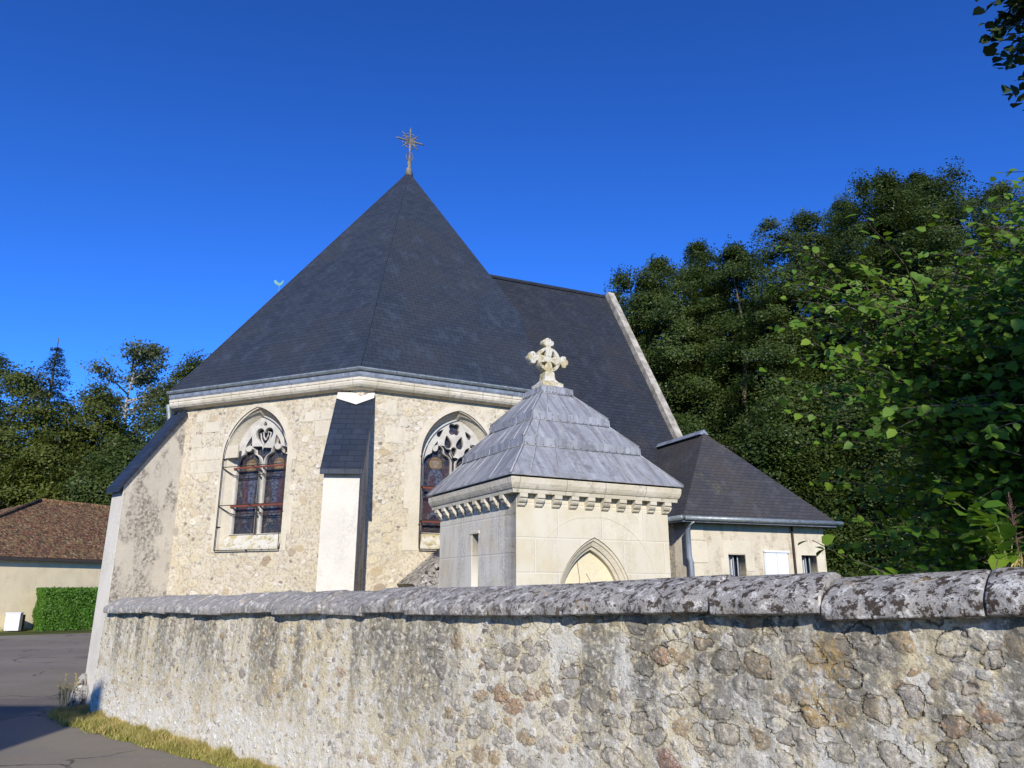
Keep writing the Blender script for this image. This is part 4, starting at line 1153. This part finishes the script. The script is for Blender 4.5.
# house across the lane behind the viewer: its shadow falls on the asphalt at the left edge
oh = thing('roadside_house', 'plain rendered house outside the frame that shades the road at the left edge', 'house', (-8, -7, 0))
b = B(); b.hexa([Vector((x, y, z)) for z in (0, 6.4) for x, y in ((-18, -8), (-4.95, -8), (-4.95, -2.9), (-18, -2.9))]); obj('wall', b.done(), M['barn_render'], oh)
b = B(); b.prism([Vector((-18.2, -2.7, 6.4)), Vector((-18.2, -5.45, 8.75)), Vector((-18.2, -8.2, 6.4))], (13.25, 0, 0)); obj('roof', b.done(), M['tiles'], oh)

# ------------------------------------------------------------------ grass at the wall foot and on the far verge
sheet('verge', [tuple(wf(u, 0, w).xy) for u, w in ((-.1, .0), (5.2, .0), (4.9, .10), (4.2, .22), (3.0, .33), (1.8, .42), (.6, .52), (-.1, .50), (-.45, .3))], .008, M['dry_turf'])
sheet('far_verge', [(-32, 25), (-21.5, 26.0), (-19.2, 29.0), (-15.6, 32.2), (-6, 39.0), (-8, 42), (-20, 36), (-32, 31)], .012, M['turf'])
def blades(name, P, hgt, mat, label, lean=.35, seed=1):
    g = np.random.default_rng(seed); n = len(P)
    a = g.random(n) * 6.28; h = hgt * (.35 + .9 * g.random(n) ** 1.5) * (.75 + .45 * np.sin(P[:, 0] * 5.1) * np.sin(P[:, 1] * 7.3 + 1) + .25 * np.sin(P[:, 0] * 17)); wd = .0035 + .003 * g.random(n)
    side = np.stack([np.cos(a), np.sin(a), np.zeros(n)], 1) * wd[:, None]
    ln = np.stack([g.normal(size=n), g.normal(size=n), np.zeros(n)], 1) * (lean * h)[:, None]
    up = np.array([0, 0, 1.]) * h[:, None]
    V = np.stack([P - side, P + side, P + ln * .45 + up * .6 + side * .6, P + ln * .45 + up * .6 - side * .6, P + ln + up], 1)
    me = bpy.data.meshes.new('m')
    F = np.concatenate([np.stack([np.arange(n) * 5, np.arange(n) * 5 + 1, np.arange(n) * 5 + 2, np.arange(n) * 5 + 3], 1), np.stack([np.arange(n) * 5 + 3, np.arange(n) * 5 + 2, np.arange(n) * 5 + 4, np.arange(n) * 5 + 4], 1)])
    V = np.concatenate([V, V[:, 4:5] + side[:, None] * .1], 1)
    F = np.concatenate([np.stack([np.arange(n) * 6 + i for i in (0, 1, 2, 3)], 1), np.stack([np.arange(n) * 6 + i for i in (3, 2, 5, 4)], 1)])
    o = obj(name, fast_mesh(V.reshape(-1, 3), F), mat)
    o['kind'] = 'stuff'; tag(o, label, 'grass'); return o
g = np.random.default_rng(2)
def strip_pts(n, pw):
    u = g.random(n) * 5.6 - .35; lim = np.interp(u, [-.35, .6, 3.0, 4.4, 5.2], [.40, .56, .38, .24, .06])
    w = g.random(n) ** pw * lim * (1 + .08 * np.sin(u * 9) + .06 * g.normal(size=n)) + .03
    return np.array(WL) + u[:, None] * np.array(wf.a) + w[:, None] * np.array(wf.n) + np.array([0, 0, .008])
blades('dry_grass', strip_pts(16000, 1.5), .085, M['blade_dry'], 'dry straw coloured grass strip along the wall foot', .45, 3)
blades('green_grass', strip_pts(18000, .8), .06, M['blade'], 'short green grass between wall foot and asphalt', .45, 4)
# tall weed by the buttress foot
wd = thing('tall_weed', 'dry tall weed growing at the foot of the corner buttress', 'weed', tuple(wf(-.22, 0, .25)))
b = B(); rr = random.Random(8)
for i in range(9):
    p = wf(-.22 + rr.uniform(-.08, .08), 0, .25 + rr.uniform(-.08, .08)); q_ = p + Vector((rr.uniform(-.12, .12), rr.uniform(-.1, .1), rr.uniform(.3, .55)))
    b.tube([p, p.lerp(q_, .6) + Vector((0, 0, .04)), q_], [.005, .004, .002], 5)
    for k in range(8):
        s = p.lerp(q_, rr.uniform(.5, 1)); b.tube([s, s + Vector((rr.uniform(-.04, .04), rr.uniform(-.04, .04), .03))], [.006, .002], 4)
obj('stem', b.done(), M['blade_dry'], wd)
n = 9000
vp = np.stack([g.random(n), g.random(n)], 1)
vu = vp[:, 0] * 9; vpt = np.array([-22.2, 26.6, .012]) + vu[:, None] * np.array([.60, .80, 0]) * 1.0 + (vp[:, 1] * 1.6)[:, None] * np.array([-.80, .60, 0])
blades('verge_grass', vpt, .22, M['blade'], 'strip of rough grass on the far verge below the hedge and barn', .4, 6)

# ------------------------------------------------------------------ trees behind the barn, left
def at(az, Y, z=0): return (math.tan(rad(az)) * Y, Y, z)
def bearing(px, Y): return ((px - 512) / 735.0 * Y, Y, 0)
T_L = 'trees behind the barn'
spruce('spruce_tree', 'dark pointed spruce rising above the olive trees left of the pale tree', bearing(44, 50), 18.4, 5.2, M['leaf_blue'], 1)
tree('broadleaf_tree', 'broad olive green tree at the left edge in front of the spruce', 'tree', bearing(8, 44), 14.2, 4.4, M['leaf_sunny'], seed=21, group=T_L, z0=1.0, nclump=300)
tree('broadleaf_tree', 'dark tree top at the far left edge behind the spruce', 'tree', bearing(-22, 54), 18.3, 4.5, M['leaf_mid'], seed=22, group=T_L)
tree('broadleaf_tree', 'olive tree between the spruce and the pale trunk, above the barn ridge', 'tree', bearing(92, 47), 14.3, 3.6, M['leaf_sunny'], seed=23, group=T_L, z0=1.0, nclump=280)
tree('broadleaf_tree', 'mid green tree beside the slate cap of the corner buttress', 'tree', bearing(128, 42), 9.6, 3.0, M['leaf_mid'], seed=24, group=T_L, z0=.6)
tree('broadleaf_tree', 'shaded tree close to the church corner below the gutter', 'tree', bearing(175, 44), 13.2, 3.4, M['leaf_mid'], seed=25, group=T_L, z0=.8)
tree('broadleaf_tree', 'dark green tree whose top shows left of the slate roof edge', 'tree', bearing(196, 52), 17.6, 4.0, M['leaf_sunny'], seed=26, group=T_L)
tree('broadleaf_tree', 'low olive tree filling the gap behind the barn roof', 'tree', bearing(52, 43), 9.8, 4.0, M['leaf_sunny'], seed=27, group=T_L, z0=.4)
for i, (px, Y, h) in enumerate(((-60, 48, 15), (150, 60, 12.5), (70, 60, 12.5), (15, 62, 13))):
    tree('broadleaf_tree', ('olive tree just outside the left edge of the view', 'dark tree deep behind the pale trunk', 'dark tree glimpsed behind the spruce', 'dark tree deep behind the left edge trees')[i], 'tree', bearing(px, Y), h, 5.0, M['leaf_mid'], seed=30 + i, group=T_L, nclump=180, z0=.4)
# the tall pale tree with a thin open crown
pt = thing('pale_tree', 'tall thin pale tree with a bare trunk and sparse open crown', 'tree', bearing(124, 52))
L = Vector(bearing(124, 52)); b = B(); gg = np.random.default_rng(9); Ps, Ns = [], []
trk = [L, L + Vector((-.1, 0, 6)), L + Vector((.2, 0, 11)), L + Vector((-.1, 0, 14.5)), L + Vector((.3, 0, 17.5))]
b.tube(trk, [.18, .15, .12, .08, .03], 8)
for i in range(26):
    z = 9.6 + 8.2 * (i / 25) + gg.normal() * .2; a = gg.random() * 6.28; l = (2.3 + 1.8 * gg.random()) * math.sin(PI * min(1, max(.08, (18.8 - z) / 9.6)))**.6
    s = L + Vector((0, 0, z - .8)); m = s + Vector((math.cos(a) * l * .5, math.sin(a) * l * .5, .7)); e_ = s + Vector((math.cos(a) * l, math.sin(a) * l, 1.3))
    b.tube([s, m, e_], [.07, .05, .012], 5)
    for c_, k in ((m, 130), (m.lerp(e_, .5), 220), (e_, 300)):
        Ps.append(np.array(c_) + gg.normal(size=(k, 3)) * np.array([.42, .42, .26])); Ns.append(gg.normal(size=(k, 3)) + [0, 0, .6])
P = np.concatenate(Ps); N_ = np.concatenate(Ns)
obj('crown', leaf_mesh(P, N_, gg.normal(size=P.shape), .20 * (.6 + .8 * gg.random(len(P))), QUAD), M['leaf_pale'], pt)
obj('trunk', b.done(), M['bark_pale'], pt, True)

# ------------------------------------------------------------------ wood on the right
T_R = 'tall trees behind the church and annex'
W = [
 # px, Y, H, rx, mat, seed, label
 (674, 42, 20.8, 4.3, 'leaf_mid', 41, 'green tree directly behind the gable coping of the nave'),
 (700, 46, 23.6, 4.9, 'leaf_olive', 42, 'olive tree right of the gable with a rounded twin top'),
 (752, 40, 21.0, 5.2, 'leaf_olive', 43, 'tall olive tree whose top stands over the annex roof apex'),
 (815, 41, 23.0, 5.1, 'leaf_olive', 44, 'tall dark tree with a ragged top right of the annex ridge'),
 (866, 46, 26.8, 5.1, 'leaf_olive', 45, 'dark tree with bare twig tips in the dip of the tree line'),
 (912, 36, 22.9, 4.8, 'leaf_olive', 46, 'olive tree with a pointed crown left of the highest tree top'),
 (965, 38, 24.4, 5.1, 'leaf_olive', 47, 'highest tree of the wood, behind the fresh green lime'),
 (1030, 40, 24.6, 5.4, 'leaf_mid', 48, 'tall tree at the right edge behind the fresh green lime'),
]
for px, Y, H, rx, mt, sd, lab in W:
    tree('forest_tree', lab, 'tree', bearing(px, Y), H, rx, M[mt], seed=sd, group=T_R, z0=1.0, nclump=640, per=260, leaf=.135, cr=.62, cz=.55, power=.5, spire=.8)
for i, (px, Y, H, lab) in enumerate(((690, 36, 9.5, 'lower olive tree leaning over the ridge of the annex'), (775, 34, 10.5, 'lower dark tree behind the right slope of the annex roof'), (850, 33, 11.5, 'lower tree in deep shade beyond the annex gutter end'), (690, 49, 20.5, 'dark tree behind the notch between the gable tree and its neighbour'), (732, 49, 22.0, 'dark tree between the two rounded tops right of the gable'), (712, 55, 21.5, 'dark tree filling the gap behind the twin topped olive tree'), (780, 54, 23.5, 'dark tree deep behind the annex roof apex'), (735, 50, 18.5, 'dark tree deep in the wood behind the annex'), (940, 50, 22.5, 'dark tree deep in the wood at right'))):
    tree('forest_tree', lab, 'tree', bearing(px, Y), H, 3.9, M['leaf_olive'], seed=60 + i, group=T_R, z0=.4, nclump=400, per=230, leaf=.145, cr=.78)
hill = mesh([(8, 70, 0), (120, 40, 0), (150, 140, 0), (10, 150, 0), (60, 95, 9)], [(0, 1, 4), (1, 2, 4), (2, 3, 4), (3, 0, 4)])
o = obj('hill', metric_uv(hill), M['turf']); o['kind'] = 'structure'

# ------------------------------------------------------------------ big-leaved lime close behind the wall, right
def leafy_shoots(name, label, base, shoots, leafsize, mat, seed, droop=.35, step=.085, trunk_r=.07):
    t = thing(name, label, 'tree', base); L = Vector(base); g = np.random.default_rng(seed)
    C, N_, T = [], [], []; b = B()
    for s0, d, l in shoots:
        d = np.array(d, float); d /= np.linalg.norm(d); p = np.array(s0, float); q_ = p.copy(); pts = [Vector(p)]
        n = int(l / step); side = np.cross(d, [0, 0, 1.]); side /= max(1e-6, np.linalg.norm(side))
        for i in range(n):
            d = d + np.array([0, 0, -droop * step]) + g.normal(size=3) * .05; d /= np.linalg.norm(d)
            q_ = q_ + d * step; pts.append(Vector(q_))
            sgn = 1 if i % 2 else -1
            ld = side * sgn * .85 + d * .5 + g.normal(size=3) * .28 + np.array([0, 0, -.28])
            C.append(q_ + ld * .03); T.append(ld); N_.append(np.array([0, 0, .65]) + np.array(S) * .6 + g.normal(size=3) * .50 + ld * .1)
        b.tube(pts[::3] if len(pts) > 6 else pts, [max(.003, (.007) * (1 - i / (len(pts[::3] if len(pts) > 6 else pts)))) for i in range(len(pts[::3] if len(pts) > 6 else pts))], 5)
    C = np.array(C); N_ = np.array(N_); T = np.array(T)
    obj('crown', leaf_mesh(C, N_, T, leafsize * (.55 + .65 * g.random(len(C))), LEAF), mat, t)
    return t, b
g = np.random.default_rng(77)
lb_ = Vector((4.05, 5.3, 0)); sh = []
stems = []
for k in range(13):
    a = g.random() * 6.28; top = lb_ + Vector((math.cos(a) * 1.6 * g.random(), math.sin(a) * 1.0 * g.random(), 3.1 + 1.25 * g.random())); stems.append(top)
for i in range(4700):
    tp = stems[i % 13]; f = .12 + .88 * g.random() ** .8
    base = lb_.lerp(tp, f) + Vector(g.normal(size=3) * .12)
    a = g.random() * 6.28
    up = .15 + .75 * f * g.random()
    l = (.5 + .9 * g.random()) * (1.25 - .45 * f)
    sh.append((base, (math.cos(a), math.sin(a), up), l))
for u_, z_, l_ in ((-1, .1, 1.4), (-1, .35, 1.5), (-.9, .0, 1.3), (-.8, .6, 1.3), (-1, -.1, 1.2)):
    for k in range(7):
        sh.append((lb_ + Vector(g.normal(size=3) * .3) + Vector((-.5, -.2, .8 + .42 * k * .8)), (u_, -.35 + .3 * g.normal(), z_ + .2 * g.normal()), l_ * (.45 + .4 * g.random())))
for k in range(14):                        # low sprigs reaching out in front of the annex
    sh.append((Vector((2.75, 4.9, 1.45)) + Vector(g.normal(size=3) * .16), (-1, -.25 + .25 * g.normal(), .22 + .22 * g.normal()), .55 + .35 * g.random()))
lt_, b = leafy_shoots('lime_tree', 'bushy lime with large fresh green leaves spilling over the wall at right', tuple(lb_), sh, .080, M['leaf_lime'], 5, step=.060)
for tp in stems: b.tube([lb_ + Vector(g.normal(size=3) * .05) * Vector((1, 1, 0)), lb_.lerp(tp, .5) + Vector(g.normal(size=3) * .1), tp], [.05, .035, .012], 6)
obj('trunk', b.done(), M['bark'], lt_, True)

# overhanging tree whose trunk is outside the frame: one branch hangs into the top right corner
g = np.random.default_rng(5)
ob_ = Vector((12.5, 6.8, 0)); sh = []
for i in range(520):
    c_ = np.array([8.9, 7.1, 10.4]) + g.normal(size=3) * np.array([.75, .9, .8])
    a = g.random() * 6.28; sh.append((c_, (math.cos(a), math.sin(a), .1 * g.normal()), .5 + .7 * g.random()))
tip = [(7.55, 9, 9.95), (7.45, 9, 9.7), (7.40, 9, 9.45), (7.6, 8.9, 9.25), (7.5, 9.1, 9.1), (7.55, 9, 8.85), (7.5, 9, 8.75), (7.65, 9.0, 8.5), (7.45, 9, 10.0), (7.55, 9, 10.2)]
tip = [(x - .12, y, z) for x, y, z in tip] + [(7.45, 9, 9.85), (7.42, 9, 9.0), (7.5, 9, 9.6)]
for p in tip:
    for k in range(4): sh.append((np.array(p) + g.normal(size=3) * .12 + [.3, 0, .15], (-1, .1 + .3 * g.normal(), -.45 + .3 * g.normal()), .50 + .3 * g.random()))
lt_, b = leafy_shoots('overhanging_tree', 'dark leafy branch hanging into the sky at the top right corner', tuple(ob_), sh, .19, M['leaf_branch'], 6, .4, .10)
b.tube([ob_, ob_ + Vector((-.2, .1, 4)), ob_ + Vector((-1.6, .2, 8)), ob_ + Vector((-3.2, .3, 11))], [.30, .24, .16, .05], 9)
b.tube([ob_ + Vector((-1.2, .2, 7.2)), Vector((9.6, 7.9, 9.0)), Vector((8.3, 8.7, 9.6)), Vector((7.45, 9.0, 9.5))], [.10, .07, .04, .010], 7)
obj('trunk', b.done(), M['bark'], lt_, True)

# unseen tree added behind the viewer to dapple the lower lime with shade
g = np.random.default_rng(15); sh = []
for i in range(620):
    c_ = np.array([4.55, -1.9, 6.15]) + np.clip(g.normal(size=3), -1.5, 1.5) * np.array([.95, .75, .62])
    a = g.random() * 6.28; sh.append((c_, (math.cos(a), math.sin(a), .1 * g.normal()), .35 + .4 * g.random()))
st_ = Vector((5.6, -3.4, 0))
lt_, b = leafy_shoots('shade_tree', 'added leafy tree outside the frame behind the viewer, shading the lime', tuple(st_), sh, .11, M['leaf_branch'], 16, .4, .08)
b.tube([st_, st_ + Vector((-.1, .2, 3)), Vector((4.9, -2.3, 5.6)), Vector((4.5, -1.8, 6.8))], [.20, .16, .10, .03], 9)
obj('trunk', b.done(), M['bark'], lt_, True)

# ------------------------------------------------------------------ weeds rooted on the coping
wp = wf(11.0, wall_top(11.0) + .17, -.26)
wt = thing('wall_weed', 'leafy weed with a withered reddish flower stalk rooted on the wall coping', 'weed', tuple(wp))
g = np.random.default_rng(3); b = B(); C, N_, T = [], [], []
for (dx, dy, h) in ((-.22, .05, .36), (-.10, -.05, .26), (.07, .05, .18), (-.02, .05, .22)):
    q_ = wp + Vector((dx, dy, h)); b.tube([wp, wp.lerp(q_, .6) + Vector((.02, 0, .05)), q_], [.004, .003, .0015], 5)
    for k in range(16):
        f = .2 + .75 * k / 11; a = g.random() * 6.28
        d = np.array([math.cos(a), math.sin(a), .25]); C.append(np.array(wp.lerp(q_, f))); T.append(d); N_.append(np.array([0, 0, 1]) + g.normal(size=3) * .3)
obj('foliage', leaf_mesh(np.array(C), np.array(N_), np.array(T), .085 * (.6 + .8 * g.random(len(C))), LEAF), M['leaf_lime'], wt)
obj('stem', b.done(), M['stem'], wt)
b = B(); s0 = wp + Vector((.06, 0, 0)); s1 = s0 + Vector((.01, .02, .36)); b.tube([s0, s1], [.004, .002], 5)
for k in range(60):
    f = .30 + .70 * k / 60; p = s0.lerp(s1, f); d = Vector(g.normal(size=3)) * .035 * (1.15 - f); b.tube([p, p + d + Vector((0, 0, .015))], [.003, .0015], 4)
obj('flower_stalk', b.done(), M['weed_red'], wt)
gp = np.array(wp) + g.normal(size=(34, 3)) * np.array([.05, .03, 0])
n = len(gp); me = leaf_mesh(gp + [0, 0, .04], g.normal(size=(n, 3)) * [1, 1, .2], g.normal(size=(n, 3)) * .5 + [0, 0, 1.2], .10 * (.5 + .8 * g.random(n)), (QUAD[0] * [1, .18, 1], QUAD[1]))
obj('dry_tuft', me, M['blade_dry'], wt)
